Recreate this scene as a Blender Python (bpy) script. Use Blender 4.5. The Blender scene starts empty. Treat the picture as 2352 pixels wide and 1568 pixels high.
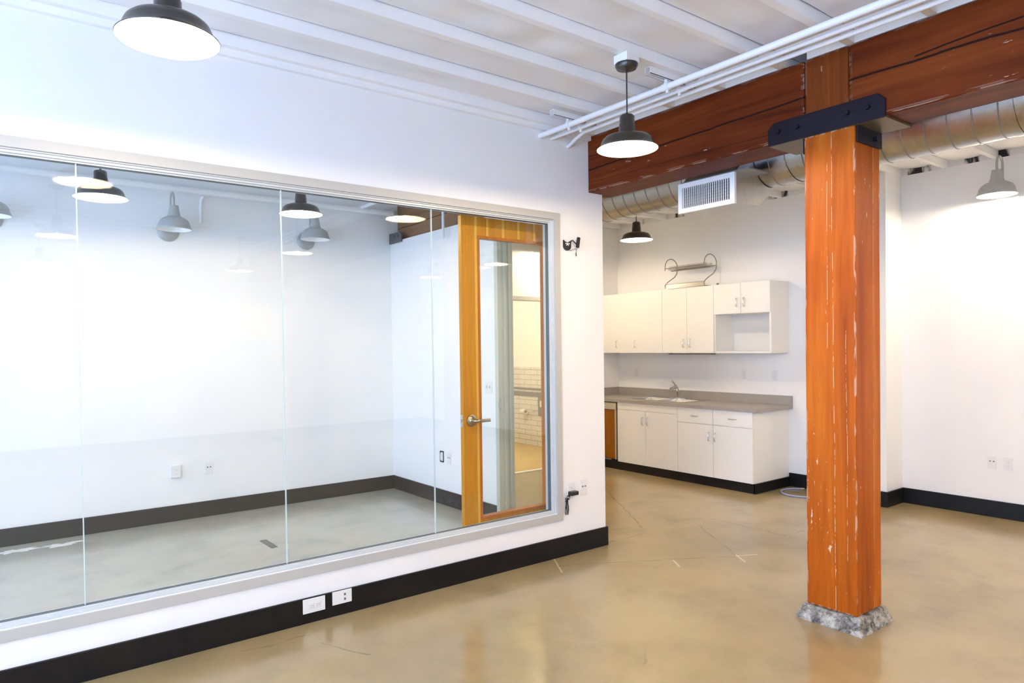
import bpy, bmesh, math, random
from mathutils import Vector, Matrix, noise
random.seed(7)
scene = bpy.context.scene
COL = scene.collection

# ---------------------------------------------------------------- camera
W, H = 2352, 1568
F, YAW, PIT, ROL, HC, CX, CY = 1581.0, 0.9239305, -0.0147018, -0.0128719, 1.6216, 1152.19, 817.37
fw = Vector((math.cos(YAW)*math.cos(PIT), math.sin(YAW)*math.cos(PIT), math.sin(PIT)))
r0 = Vector((math.sin(YAW), -math.cos(YAW), 0)); u0 = r0.cross(fw)
rt = r0*math.cos(ROL)+u0*math.sin(ROL); up = u0*math.cos(ROL)-r0*math.sin(ROL)
cd = bpy.data.cameras.new('camera'); cam = bpy.data.objects.new('camera', cd); COL.objects.link(cam)
m = Matrix((rt, up, -fw)).transposed().to_4x4(); m.translation = (0, 0, HC); cam.matrix_world = m
cd.sensor_width = 36; cd.lens = F/W*36; cd.shift_x = (W/2-CX)/W; cd.shift_y = (CY-H/2)/W
cd.clip_start = 0.05; cd.clip_end = 100
scene.camera = cam

# ---------------------------------------------------------------- exposure, world, daylight
vs = scene.view_settings
scene.display_settings.display_device = 'sRGB'
vs.view_transform = 'Standard'; vs.look = 'None'; vs.gamma = 1; vs.use_curve_mapping = False
vs.exposure = 0.05
scene.cycles.max_bounces = 10; scene.cycles.diffuse_bounces = 6; scene.cycles.glossy_bounces = 4
scene.cycles.transparent_max_bounces = 16; scene.cycles.caustics_reflective = False
scene.cycles.sample_clamp_indirect = 60
scene.cycles.use_denoising = True
world = bpy.data.worlds.new('world'); scene.world = world; world.use_nodes = True
bg = world.node_tree.nodes['Background']; bg.inputs[0].default_value = (0.62, 0.78, 1, 1); bg.inputs[1].default_value = 1.2

def area(name, loc, direction, sx, sy, power, color):
    l = bpy.data.lights.new(name, 'AREA'); l.shape = 'RECTANGLE'; l.size = sx; l.size_y = sy
    l.energy = power; l.color = color
    o = bpy.data.objects.new(name, l); COL.objects.link(o); o.location = loc
    o.rotation_euler = Vector(direction).to_track_quat('-Z', 'Y').to_euler()
    return o
DAY = (0.43, 0.61, 1.0)
WARM = (1.0, 0.79, 0.52)
BULB_W = 38.0
area('daylight_main', (-2.75, -0.1, 1.75), (1, 0, .22), 6.6, 2.3, 450, DAY)
area('daylight_office', (-2.75, 5.57, 1.75), (1, 0, 0), 2.5, 2.3, 125, DAY)

# ---------------------------------------------------------------- materials
MATS = {}
def nmat(name):
    mt = bpy.data.materials.new(name); mt.use_nodes = True
    nt = mt.node_tree; nt.nodes.clear()
    out = nt.nodes.new('ShaderNodeOutputMaterial'); b = nt.nodes.new('ShaderNodeBsdfPrincipled')
    nt.links.new(b.outputs[0], out.inputs[0]); MATS[name] = mt
    return mt, nt, b, out
def N(nt, t, **k):
    n = nt.nodes.new('ShaderNode'+t)
    for a, v in k.items(): setattr(n, a, v)
    return n
def coords(nt, scale=(1, 1, 1), kind='Object'):
    tc = N(nt, 'TexCoord'); mp = N(nt, 'Mapping'); mp.inputs['Scale'].default_value = scale
    nt.links.new(tc.outputs[kind], mp.inputs[0]); return mp.outputs[0]
def noise_tex(nt, vec, scale, detail=4, rough=.5, dist=0):
    n = N(nt, 'TexNoise'); n.inputs['Scale'].default_value = scale; n.inputs['Detail'].default_value = detail
    n.inputs['Roughness'].default_value = rough; n.inputs['Distortion'].default_value = dist
    nt.links.new(vec, n.inputs['Vector']); return n.outputs['Fac']
def ramp(nt, fac, stops, interp='LINEAR'):
    r = N(nt, 'ValToRGB'); cr = r.color_ramp; cr.interpolation = interp
    while len(cr.elements) < len(stops): cr.elements.new(0.5)
    for e, (p, c) in zip(cr.elements, stops):
        e.position = p; e.color = (*c, 1) if not isinstance(c, (int, float)) else (c, c, c, 1)
    nt.links.new(fac, r.inputs[0]); return r.outputs[0]
def mix(nt, fac, a, b, mode='MIX'):
    mx = N(nt, 'Mix', data_type='RGBA', blend_type=mode)
    for i, v in ((0, fac), (6, a), (7, b)):
        if hasattr(v, 'is_output'): nt.links.new(v, mx.inputs[i])
        elif i == 0: mx.inputs[0].default_value = v
        else: mx.inputs[i].default_value = (*v, 1)
    return mx.outputs[2]
def math_(nt, op, a, b=None, c=None):
    n = N(nt, 'Math', operation=op)
    for i, v in enumerate((a, b, c)):
        if v is None: continue
        if hasattr(v, 'is_output'): nt.links.new(v, n.inputs[i])
        else: n.inputs[i].default_value = v
    return n.outputs[0]
def bump(nt, b, h, strength=.2, dist=.01):
    bp = N(nt, 'Bump'); bp.inputs['Strength'].default_value = strength; bp.inputs['Distance'].default_value = dist
    nt.links.new(h, bp.inputs['Height']); nt.links.new(bp.outputs[0], b.inputs['Normal'])
def plain(name, col, rough=.5, metal=0, var=.04, bumpst=0, scale=8, spec=.5, coat=0):
    mt, nt, b, out = nmat(name)
    v = coords(nt); n = noise_tex(nt, v, scale, 3)
    c = ramp(nt, n, [(.3, tuple(max(0, x*(1-var)) for x in col)), (.7, tuple(min(1, x*(1+var)) for x in col))])
    nt.links.new(c, b.inputs['Base Color']); b.inputs['Roughness'].default_value = rough
    b.inputs['Metallic'].default_value = metal; b.inputs['Specular IOR Level'].default_value = spec
    b.inputs['Coat Weight'].default_value = coat
    if bumpst:
        bump(nt, b, noise_tex(nt, v, scale*12, 2), bumpst, .003)
    return mt
plain('wall_paint', (.86, .86, .85), .55, var=.008, bumpst=.05, scale=3, spec=.3)
plain('ceiling_paint', (.88, .88, .88), .7, var=.02, spec=.2, scale=2)
plain('fabric_paint', (.88, .88, .89), .8, var=.02, bumpst=.05, scale=3, spec=.15)
plain('white_paint', (.85, .85, .85), .45, var=.01)
plain('base_black', (.007, .0065, .0065), .4, var=.15, spec=.25)
plain('base_office', (.022, .019, .017), .4, var=.12)
plain('laminate_white', (.84, .835, .80), .38, var=.006)
plain('laminate_inner', (.78, .77, .74), .5, var=.006)
plain('plastic_white', (.80, .80, .78), .35, var=.005)
plain('plastic_shade', (.55, .54, .52), .4, var=.005)
plain('dark_slot', (.012, .012, .012), .6)
plain('lamp_black', (.030, .021, .014), .32, var=.1, coat=.3)
plain('lamp_grey', (.42, .43, .41), .45, metal=.2, var=.05)
plain('steel', (.62, .60, .56), .25, metal=1, var=.04)
plain('chrome', (.75, .74, .72), .12, metal=1, var=.02)
plain('brass_nickel', (.52, .46, .34), .28, metal=1, var=.04)
plain('bracket_black', (.008, .005, .012), .42, var=.2, spec=.25)
plain('bracket_under', (.16, .11, .055), .45, metal=.6, var=.1)
plain('bracket_grey', (.12, .12, .115), .5, var=.05)
plain('alu_frame', (.62, .64, .63), .4, metal=.1, var=.01)
plain('alu_face', (.50, .495, .46), .5, metal=.05, var=.01)
plain('door_frame', (.60, .62, .53), .4, metal=.2, var=.02)
plain('seal_black', (.10, .12, .12), .5)
plain('glass_edge', (.56, .64, .60), .15, var=.02)
plain('counter', (.36, .33, .295), .4, var=.03, scale=60)
plain('rack_wire', (.30, .27, .23), .4, metal=.3)
plain('black_plastic', (.012, .012, .014), .35)
plain('dark_void', (.015, .012, .012), .9)
plain('hose_blue', (.33, .38, .55), .35)
plain('tape_grey', (.12, .12, .11), .5, var=.2, scale=20)
plain('patch_white', (.66, .64, .60), .5, var=.08, scale=12)
plain('grey_metal', (.30, .29, .27), .4, metal=.5)
plain('dw_steel', (.60, .56, .50), .3, metal=.8)
plain('liner_white', (.90, .89, .86), .4, var=.003)

def emis(name, col, st):
    mt, nt, b, out = nmat(name)
    b.inputs['Base Color'].default_value = (1, 1, 1, 1)
    b.inputs['Emission Color'].default_value = (*col, 1); b.inputs['Emission Strength'].default_value = st
    # faint procedural variation of the frosted glass
    n = noise_tex(nt, coords(nt), 20, 2); nt.links.new(ramp(nt, n, [(0, .25), (1, .35)]), b.inputs['Roughness'])
emis('bulb', (1, .85, .62), 22)

def glass(name, tint=(.975, .99, .98)):
    mt, nt, b, out = nmat(name); nt.nodes.remove(b)
    tr = N(nt, 'BsdfTransparent'); gl = N(nt, 'BsdfGlossy'); gl.inputs['Roughness'].default_value = 0.0
    g = N(nt, 'NewGeometry'); mr = N(nt, 'MapRange'); mr.inputs[3].default_value = 1.5; mr.inputs[4].default_value = 1/1.5
    nt.links.new(g.outputs['Backfacing'], mr.inputs[0])
    fr = N(nt, 'Fresnel'); nt.links.new(mr.outputs[0], fr.inputs['IOR'])
    # very faint smears
    n = noise_tex(nt, coords(nt), 1.5, 3)
    c = ramp(nt, n, [(0, tuple(x*.995 for x in tint)), (1, tint)]); nt.links.new(c, tr.inputs[0])
    ms = N(nt, 'MixShader'); nt.links.new(fr.outputs[0], ms.inputs[0])
    nt.links.new(tr.outputs[0], ms.inputs[1]); nt.links.new(gl.outputs[0], ms.inputs[2]); nt.links.new(ms.outputs[0], out.inputs[0])
glass('clear_glass')

def concrete(name, base, dark, light, cracks=(), scratches=(), blots=()):
    """polished concrete; cracks/scratches = segments (x0, y0, x1, y1) on the slab, blots = worn stains (x, y, r)"""
    mt, nt, b, out = nmat(name)
    v = coords(nt)
    n1 = noise_tex(nt, v, .55, 3, .5, .3); n2 = noise_tex(nt, v, 2.4, 5, .6, .2); n3 = noise_tex(nt, v, 40, 3)
    c = ramp(nt, n1, [(.34, dark), (.5, base), (.70, light)])
    c = mix(nt, .5, c, ramp(nt, n2, [(.30, .70), (.5, 1.0), (.75, 1.10)]), 'MULTIPLY')
    c = mix(nt, .4, c, ramp(nt, n3, [(.25, .9), (.6, 1.0)]), 'MULTIPLY')
    wob = N(nt, 'TexNoise'); wob.inputs['Scale'].default_value = 5; wob.inputs['Detail'].default_value = 6
    nt.links.new(v, wob.inputs['Vector'])
    def warped(k):
        ad = N(nt, 'VectorMath', operation='MULTIPLY_ADD'); nt.links.new(wob.outputs['Color'], ad.inputs[0])
        ad.inputs[1].default_value = (k, k, k)
        sh = N(nt, 'VectorMath', operation='ADD'); nt.links.new(v, sh.inputs[0]); sh.inputs[1].default_value = (-k/2, -k/2, -k/2)
        nt.links.new(sh.outputs[0], ad.inputs[2]); return ad.outputs[0]
    wv = warped(.09); wb = warped(.5)
    def seg(vec, x0, y0, x1, y1):
        fl = N(nt, 'VectorMath', operation='MULTIPLY'); nt.links.new(vec, fl.inputs[0]); fl.inputs[1].default_value = (1, 1, 0)
        pa_ = N(nt, 'VectorMath', operation='SUBTRACT'); nt.links.new(fl.outputs[0], pa_.inputs[0]); pa_.inputs[1].default_value = (x0, y0, 0)
        d = Vector((x1-x0, y1-y0, 0)); dt = N(nt, 'VectorMath', operation='DOT_PRODUCT')
        nt.links.new(pa_.outputs[0], dt.inputs[0]); dt.inputs[1].default_value = d/d.length_squared
        cl = N(nt, 'Clamp'); nt.links.new(dt.outputs['Value'], cl.inputs[0])
        sc = N(nt, 'VectorMath', operation='SCALE'); sc.inputs[0].default_value = d; nt.links.new(cl.outputs[0], sc.inputs['Scale'])
        ds = N(nt, 'VectorMath', operation='DISTANCE'); nt.links.new(pa_.outputs[0], ds.inputs[0]); nt.links.new(sc.outputs[0], ds.inputs[1])
        return ds.outputs['Value']
    brk = ramp(nt, noise_tex(nt, v, 6, 3), [(.42, .25), (.55, 1.0)])
    if cracks:
        k = None
        for sg in cracks:
            t_ = seg(wv, *sg); k = t_ if k is None else math_(nt, 'MINIMUM', k, t_)
        f = ramp(nt, k, [(.003, 1.0), (.009, 0.0)])
        c = mix(nt, math_(nt, 'MULTIPLY', math_(nt, 'MULTIPLY', f, brk), .55), c, tuple(x*.38 for x in base))
    if scratches:
        k = None
        for sg in scratches:
            t_ = seg(v, *sg); k = t_ if k is None else math_(nt, 'MINIMUM', k, t_)
        c = mix(nt, math_(nt, 'MULTIPLY', ramp(nt, k, [(.003, 1.0), (.006, 0.0)]), .6), c, (.82, .74, .52))
    for x, y, r in blots:
        d = seg(wb, x, y, x+.01, y)
        f = ramp(nt, math_(nt, 'DIVIDE', d, r), [(.2, 1.0), (1.0, 0.0)], 'EASE')
        c = mix(nt, math_(nt, 'MULTIPLY', math_(nt, 'MULTIPLY', f, ramp(nt, n2, [(.35, 1.0), (.65, .3)])), .35), c, tuple(x_*.55 for x_ in base))
    # small chips, dark and pale
    wc = warped(.06)
    for sc_, r_, colr, off in ((1.4, .030, tuple(x*.4 for x in base), 3), (.9, .012, (.74, .64, .42), 11), (2.3, .022, tuple(x*.5 for x in base), 23)):
        vo = N(nt, 'TexVoronoi'); vo.inputs['Scale'].default_value = sc_
        ad = N(nt, 'VectorMath', operation='ADD'); nt.links.new(wc, ad.inputs[0]); ad.inputs[1].default_value = (off, off*.7, 0); nt.links.new(ad.outputs[0], vo.inputs['Vector'])
        ch = ramp(nt, vo.outputs['Distance'], [(r_*.5, 1.0), (r_, 0.0)])
        c = mix(nt, math_(nt, 'MULTIPLY', ch, .6), c, colr)
    nt.links.new(c, b.inputs['Base Color'])
    b.inputs['Roughness'].default_value = .25
    b.inputs['Specular IOR Level'].default_value = .55
    b.inputs['Coat Weight'].default_value = .3; b.inputs['Coat Roughness'].default_value = .10
CRK = [(3.357,3.792,4.559,3.102),(5.092,3.856,4.559,3.102),(5.358,3.896,5.354,3.160),(5.354,3.160,5.616,3.154),(5.476,5.342,5.940,5.379),
(5.476,5.342,4.636,4.101),(4.060,3.967,4.525,3.955),(4.393,4.211,4.548,4.175),(1.095,3.786,1.239,3.760),(1.239,3.760,1.436,3.761),(1.465,3.613,1.596,3.318),(2.649,2.341,2.774,2.432)]
SCR = [(4.106,3.336,4.021,3.209),(4.577,3.115,4.480,2.975),(4.559,3.102,4.706,3.023),(3.433,3.917,3.277,3.656)]
BLOT = [(2.60,3.79,.16),(2.70,3.60,.20),(2.36,2.75,.45),(6.1,3.95,.40),(3.50,1.85,.40),(4.73,1.68,.30),(3.9,1.95,.50),(5.1,4.3,.5)]
concrete('floor_main', (.375, .285, .140), (.305, .228, .108), (.435, .338, .18), CRK, SCR, BLOT)
concrete('floor_office', (.41, .39, .32), (.36, .34, .28), (.46, .44, .37), (), (), [(2.6,4.9,.35),(3.0,4.98,.3),(2.0,5.0,.3),(1.95,6.3,.25)])
concrete('floor_bath', (.60, .38, .08), (.54, .34, .07), (.66, .43, .10))
def rubble():
    mt, nt, b, out = nmat('footing'); v = coords(nt); a = noise_tex(nt, v, 14, 6, .7, .4); a2 = noise_tex(nt, v, 70, 4, .6)
    c = ramp(nt, a, [(.36, (.07, .065, .06)), (.48, (.27, .25, .21)), (.60, (.55, .52, .46))])
    c = mix(nt, .6, c, ramp(nt, a2, [(.35, .5), (.6, 1.0)]), 'MULTIPLY'); nt.links.new(c, b.inputs['Base Color'])
    b.inputs['Roughness'].default_value = .85; bump(nt, b, math_(nt, 'ADD', a, a2), .9, .012)
rubble()
def gap_shade_mat():
    mt, nt, b, out = nmat('wall_top_shade'); v = coords(nt, (1, 1, .3))
    nt.links.new(ramp(nt, noise_tex(nt, v, 5, 4, .6), [(.53, (.78, .77, .75)), (.60, (.02, .018, .018))]), b.inputs['Base Color']); b.inputs['Roughness'].default_value = .8  # dark noise patches paint the shade of gaps above the far walls
gap_shade_mat()

def wood(name, dark, mid, light, axis='Z', chips=.5, rough=.35, cracks=(), grain=1.0, knots=False, coat=.1, chip_t=.90):
    """old varnished timber, the grain along `axis`; cracks = [(slope, offset, amplitude, width)] on the local Y-Z face"""
    mt, nt, b, out = nmat(name)
    sc = {'X': (.06, 1, 1), 'Y': (1, .06, 1), 'Z': (1, 1, .06)}[axis]
    v = coords(nt, sc)
    n1 = noise_tex(nt, v, 9*grain, 6, .65, .8); n2 = noise_tex(nt, v, 60*grain, 4, .6)
    vb = coords(nt, {'X': (.5, 1, 1), 'Y': (1, .5, 1), 'Z': (1, 1, .5)}[axis]); n0 = noise_tex(nt, vb, 1.6, 3)
    s = math_(nt, 'ADD', math_(nt, 'MULTIPLY', n1, .6), math_(nt, 'MULTIPLY', n0, .4))
    c = ramp(nt, s, [(.36, dark), (.5, mid), (.66, light)])
    c = mix(nt, .35, c, ramp(nt, n2, [(.3, .6), (.6, 1.0)]), 'MULTIPLY')
    vv = coords(nt, (1, 1, 1))
    if chips:
        scc = {'X': (.22, 1, 1), 'Y': (1, .22, 1), 'Z': (1, 1, .22)}[axis]
        vc = coords(nt, scc)
        a = noise_tex(nt, vc, 55, 5, .7); msk = noise_tex(nt, vc, 5, 3, .6)
        t = math_(nt, 'ADD', a, math_(nt, 'MULTIPLY', msk, .45))
        hi = ramp(nt, t, [(chip_t, 0.0), (chip_t+.02, 1.0)])
        c = mix(nt, math_(nt, 'MULTIPLY', hi, chips), c, (.72, .62, .50))
        # knocked, pale edges
        bev = N(nt, 'Bevel', samples=4); bev.inputs['Radius'].default_value = .014
        g = N(nt, 'NewGeometry'); dt = N(nt, 'VectorMath', operation='DOT_PRODUCT')
        nt.links.new(bev.outputs[0], dt.inputs[0]); nt.links.new(g.outputs['Normal'], dt.inputs[1])
        ed = ramp(nt, dt.outputs['Value'], [(.93, 1.0), (.985, 0.0)])
        em = ramp(nt, noise_tex(nt, vc, 30, 4), [(.50, 0.0), (.55, 1.0)])
        c = mix(nt, math_(nt, 'MULTIPLY', math_(nt, 'MULTIPLY', ed, em), chips), c, (.74, .64, .50))
    sep = N(nt, 'SeparateXYZ'); nt.links.new(vv, sep.inputs[0])
    along = sep.outputs['Z'] if axis == 'Z' else sep.outputs['Y']
    for ck in cracks:
        sl, off, amp, wd, colr = ck[:5]; rng = ck[5] if len(ck) > 5 else None; which = ck[6] if len(ck) > 6 else ('Y' if axis == 'Z' else 'Z')
        brk_ = ck[7] if len(ck) > 7 else 0
        nn = noise_tex(nt, coords(nt, (0, 0, 1) if axis == 'Z' else (0, 1, 0)), 1.6, 4)
        line = math_(nt, 'ADD', math_(nt, 'MULTIPLY', along, sl), math_(nt, 'MULTIPLY_ADD', nn, amp, off-amp*.5))
        dd = math_(nt, 'ABSOLUTE', math_(nt, 'SUBTRACT', sep.outputs[which], line))
        kk = ramp(nt, math_(nt, 'DIVIDE', dd, wd), [(.5, 1.0), (1.0, 0.0)])
        if rng:
            kk = math_(nt, 'MULTIPLY', kk, math_(nt, 'MULTIPLY', math_(nt, 'GREATER_THAN', along, rng[0]), math_(nt, 'LESS_THAN', along, rng[1])))
        if brk_:
            kk = math_(nt, 'MULTIPLY', kk, ramp(nt, noise_tex(nt, coords(nt, (1, 1, 1)), brk_, 5, .7), [(.46, 0.0), (.52, 1.0)]))
        c = mix(nt, kk, c, colr)
    if knots:
        vk = N(nt, 'TexVoronoi'); vk.inputs['Scale'].default_value = 1.15
        nt.links.new(coords(nt, {'X': (.6, 1, 1), 'Y': (1, .6, 1), 'Z': (1, 1, .6)}[axis]), vk.inputs['Vector'])
        c = mix(nt, ramp(nt, vk.outputs['Distance'], [(.012, .8), (.03, .35), (.05, 0.0)]), c, tuple(x*.35 for x in dark))
    nt.links.new(c, b.inputs['Base Color'])
    b.inputs['Roughness'].default_value = rough; b.inputs['Coat Weight'].default_value = coat
    b.inputs['Coat Roughness'].default_value = .25; b.inputs['Specular IOR Level'].default_value = .12
    bump(nt, b, n1, .12, .01)
DK = (.02, .006, .003); PALE = (.66, .47, .28)
wood('beam_left', (.065, .010, .0015), (.135, .023, .003), (.21, .045, .006), 'Y', .55, rough=.5, chip_t=.94, coat=0, knots=True,
     cracks=[(-.028, .225, .045, .0075, DK), (.02, .245, .02, .004, DK, (1.2, 2)), (.01, .06, .03, .002, DK)])
wood('beam_right', (.065, .010, .0015), (.14, .024, .003), (.21, .045, .006), 'Y', .6, rough=.5, chip_t=.94, coat=0, knots=True,
     cracks=[(.017, .130, .045, .0080, DK), (-.05, .565, .03, .006, DK, (3, 6.15))])
wood('beam_mid', (.11, .022, .003), (.20, .045, .006), (.26, .07, .011), 'Z', .4, rough=.5, chip_t=.94, coat=0)
wood('post_wood', (.26, .045, .003), (.42, .095, .006), (.56, .165, .012), 'Z', .8, rough=.42, coat=0, grain=.8,
     cracks=[(.004, .120, .02, .0017, PALE, None, 'Y', 7), (-.003, .165, .012, .0014, PALE, (1.5, 3), 'Y', 5), (.001, .205, .010, .0017, PALE, None, 'X', 6), (.003, .05, .03, .0013, PALE, (.2, 1.6), 'Y', 9)])
wood('beam_office', (.22, .12, .06), (.30, .17, .085), (.38, .22, .12), 'Y', .15, cracks=[(-.03, .24, .05, .004, DK)])
wood('door_stile', (.55, .22, .022), (.64, .28, .03), (.72, .34, .045), 'Z', 0, rough=.35)
wood('door_stripe', (.76, .42, .07), (.82, .47, .09), (.86, .52, .12), 'Z', 0, rough=.35)
wood('door_bead', (.50, .15, .02), (.56, .18, .03), (.62, .22, .04), 'Z', 0, rough=.35)
wood('dw_wood', (.27, .09, .006), (.32, .11, .008), (.36, .13, .012), 'Z', 0, rough=.4)

def galv():
    mt, nt, b, out = nmat('galvanised')
    v = coords(nt); vo = N(nt, 'TexVoronoi'); vo.inputs['Scale'].default_value = 45; nt.links.new(v, vo.inputs['Vector'])
    n = noise_tex(nt, v, 6, 4)
    c = mix(nt, .5, ramp(nt, vo.outputs['Color'], [(0, (.42, .43, .44)), (1, (.56, .57, .57))]), ramp(nt, n, [(.3, (.44, .44, .44)), (.7, (.58, .57, .55))]))
    nt.links.new(c, b.inputs['Base Color']); b.inputs['Metallic'].default_value = 1
    nt.links.new(ramp(nt, n, [(.3, .30), (.7, .38)]), b.inputs['Roughness'])
galv()
def tiles():
    mt, nt, b, out = nmat('white_tiles')
    v = coords(nt); br = N(nt, 'TexBrick'); mp = N(nt, 'Mapping')
    mp.inputs['Rotation'].default_value = (math.pi/2, 0, math.pi/2)
    tc = N(nt, 'TexCoord'); sep = N(nt, 'SeparateXYZ'); cmb = N(nt, 'CombineXYZ')
    nt.links.new(tc.outputs['Object'], sep.inputs[0]); nt.links.new(sep.outputs['Y'], cmb.inputs[0]); nt.links.new(sep.outputs['Z'], cmb.inputs[1])
    nt.links.new(cmb.outputs[0], br.inputs['Vector'])
    br.inputs['Color1'].default_value = (.74, .72, .68, 1); br.inputs['Color2'].default_value = (.70, .68, .65, 1)
    br.inputs['Mortar'].default_value = (.30, .29, .28, 1); br.inputs['Scale'].default_value = 1
    br.inputs['Mortar Size'].default_value = .0035; br.inputs['Brick Width'].default_value = .32; br.inputs['Row Height'].default_value = .082
    nt.links.new(br.outputs[0], b.inputs['Base Color']); b.inputs['Roughness'].default_value = .2
tiles()

# ---------------------------------------------------------------- mesh helpers
def BM(): return bmesh.new()
def box(bm, x0, x1, y0, y1, z0, z1, bev=0):
    vs_ = [bm.verts.new((x, y, z)) for x in (x0, x1) for y in (y0, y1) for z in (z0, z1)]
    fs = [bm.faces.new([vs_[i] for i in f]) for f in ((0, 1, 3, 2), (4, 6, 7, 5), (0, 4, 5, 1), (2, 3, 7, 6), (0, 2, 6, 4), (1, 5, 7, 3))]
    if bev:
        es = list({e for f in fs for e in f.edges})
        bmesh.ops.bevel(bm, geom=es, offset=bev, segments=2, affect='EDGES', profile=.5)
    return bm
def lathe(bm, prof, c=(0, 0, 0), seg=40, axis='Z', cap=False):
    rings = []
    for r, z in prof:
        ring = []
        for i in range(seg):
            a = 2*math.pi*i/seg; x, y = r*math.cos(a), r*math.sin(a)
            p = {'Z': (x, y, z), 'X': (z, x, y), 'Y': (y, z, x)}[axis]
            ring.append(bm.verts.new((p[0]+c[0], p[1]+c[1], p[2]+c[2])))
        rings.append(ring)
    for a_, b_ in zip(rings, rings[1:]):
        for i in range(seg):
            bm.faces.new((a_[i], a_[(i+1) % seg], b_[(i+1) % seg], b_[i]))
    if cap:
        bm.faces.new(rings[0][::-1]); bm.faces.new(rings[-1])
    return bm
def tube(bm, pts, r, seg=12, cap=True):
    pts = [Vector(p) for p in pts]; rings = []
    t = (pts[1]-pts[0]).normalized(); n = t.orthogonal().normalized()
    for i, p in enumerate(pts):
        if i == 0: t = (pts[1]-pts[0])
        elif i == len(pts)-1: t = pts[-1]-pts[-2]
        else: t = (pts[i+1]-pts[i]).normalized()+(pts[i]-pts[i-1]).normalized()
        t.normalize(); n = (n-t*n.dot(t)).normalized(); bb = t.cross(n)
        rr = r[i] if isinstance(r, (list, tuple)) else r
        rings.append([bm.verts.new(p+n*rr*math.cos(2*math.pi*k/seg)+bb*rr*math.sin(2*math.pi*k/seg)) for k in range(seg)])
    for a_, b_ in zip(rings, rings[1:]):
        for i in range(seg): bm.faces.new((a_[i], a_[(i+1) % seg], b_[(i+1) % seg], b_[i]))
    if cap: bm.faces.new(rings[0][::-1]); bm.faces.new(rings[-1])
    return bm
def prism(bm, pts, axis, a, b):
    """extrude a 2-D outline along an axis; outline given in the other two axes in order"""
    def P(u, v, w): return {'X': (w, u, v), 'Y': (u, w, v), 'Z': (u, v, w)}[axis]
    A = [bm.verts.new(P(u, v, a)) for u, v in pts]; B = [bm.verts.new(P(u, v, b)) for u, v in pts]
    bm.faces.new(A); bm.faces.new(B[::-1]); n = len(pts)
    for i in range(n): bm.faces.new((A[i], B[i], B[(i+1) % n], A[(i+1) % n]))
    return bm
def arc(c, r, a0, a1, n, plane='XZ', fixed=0):
    out = []
    for i in range(n+1):
        a = math.radians(a0+(a1-a0)*i/n); u, v = c[0]+r*math.cos(a), c[1]+r*math.sin(a)
        out.append({'XZ': (u, fixed, v), 'YZ': (fixed, u, v), 'XY': (u, v, fixed)}[plane])
    return out
def worldloc(o):
    v = Vector((0, 0, 0))
    while o is not None: v = v+o.location; o = o.parent
    return v
def obj(name, bm, mat, parent=None, origin=None, smooth=False, world=True, bevel=0):
    """link a mesh as one object; geometry is in world coordinates unless world=False"""
    bmesh.ops.recalc_face_normals(bm, faces=bm.faces)
    org = Vector(origin) if origin else Vector((0, 0, 0))
    base = worldloc(parent) if (parent is not None and world) else Vector((0, 0, 0))
    if origin or (parent is not None and world):
        bmesh.ops.translate(bm, verts=bm.verts, vec=-(org if origin else base))
    me = bpy.data.meshes.new(name); bm.to_mesh(me); bm.free()
    mats = mat if isinstance(mat, (list, tuple)) else [mat]
    for q in mats: me.materials.append(MATS[q])
    if smooth:
        for p in me.polygons: p.use_smooth = True
        try: me.set_sharp_from_angle(angle=math.radians(38))
        except Exception: pass
    o = bpy.data.objects.new(name, me); COL.objects.link(o)
    if parent is not None:
        o.parent = parent
        if origin: o.location = org-base
    elif origin: o.location = org
    if bevel:
        md = o.modifiers.new('bevel', 'BEVEL'); md.width = bevel; md.segments = 2; md.limit_method = 'ANGLE'
    return o
def tag(o, label, cat, group=None, kind=None):
    o['label'] = label; o['category'] = cat
    if group: o['group'] = group
    if kind: o['kind'] = kind
    return o
def thing(name, loc, label, cat, group=None):
    o = bpy.data.objects.new(name, None); COL.objects.link(o); o.location = loc; o.empty_display_size = .1
    return tag(o, label, cat, group)
def struct(name, bm, mat, label=None, origin=None, **k):
    o = obj(name, bm, mat, origin=origin, **k); o['kind'] = 'structure'
    if label: o['label'] = label
    return o
def dup(root, loc, label, group=None, rotz=0):
    c = root.copy(); COL.objects.link(c); c.location = loc; c.rotation_euler = (0, 0, rotz); c['label'] = label
    if group: c['group'] = group
    def kids(a, b):
        for ch in list(a.children):
            d = ch.copy(); COL.objects.link(d); d.parent = b; kids(ch, d)
    kids(root, c); return c

# ---------------------------------------------------------------- principal dimensions
YP = 3.937; XE = 4.007; XB = 3.856; ZB = .15
XO0, XO1 = 3.772, 3.925          # end wall of the glazed office
YO = 7.084; YK = 6.84; XK = 7.262; XR = 7.365; YF = 3.088
ZJ = 3.262; ZD = 3.325           # joist underside, lining between the joists
BZ0, BZ1 = 2.825, 3.262          # beam
XMIN, YMIN = -2.6, -4.6

# ---------------------------------------------------------------- floors
b = BM(); box(b, XMIN, XR+.1, YMIN-.1, YP+.06, -.1, 0); box(b, XO1-.03, XR+.1, YP+.06, YK+.06, -.1, 0)
struct('floor', b, 'floor_main', 'polished tan concrete floor of the open room')
b = BM(); box(b, XMIN, XO1-.03, YP+.06, YO+.1, -.1, 0)
struct('floor', b, 'floor_office', 'grey concrete floor behind the glass')
b = BM(); box(b, 4.3, XK+.1, YK+.06, 9.7, -.1, 0)
struct('floor', b, 'floor_bath', 'yellow floor of the tiled washroom')

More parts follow.
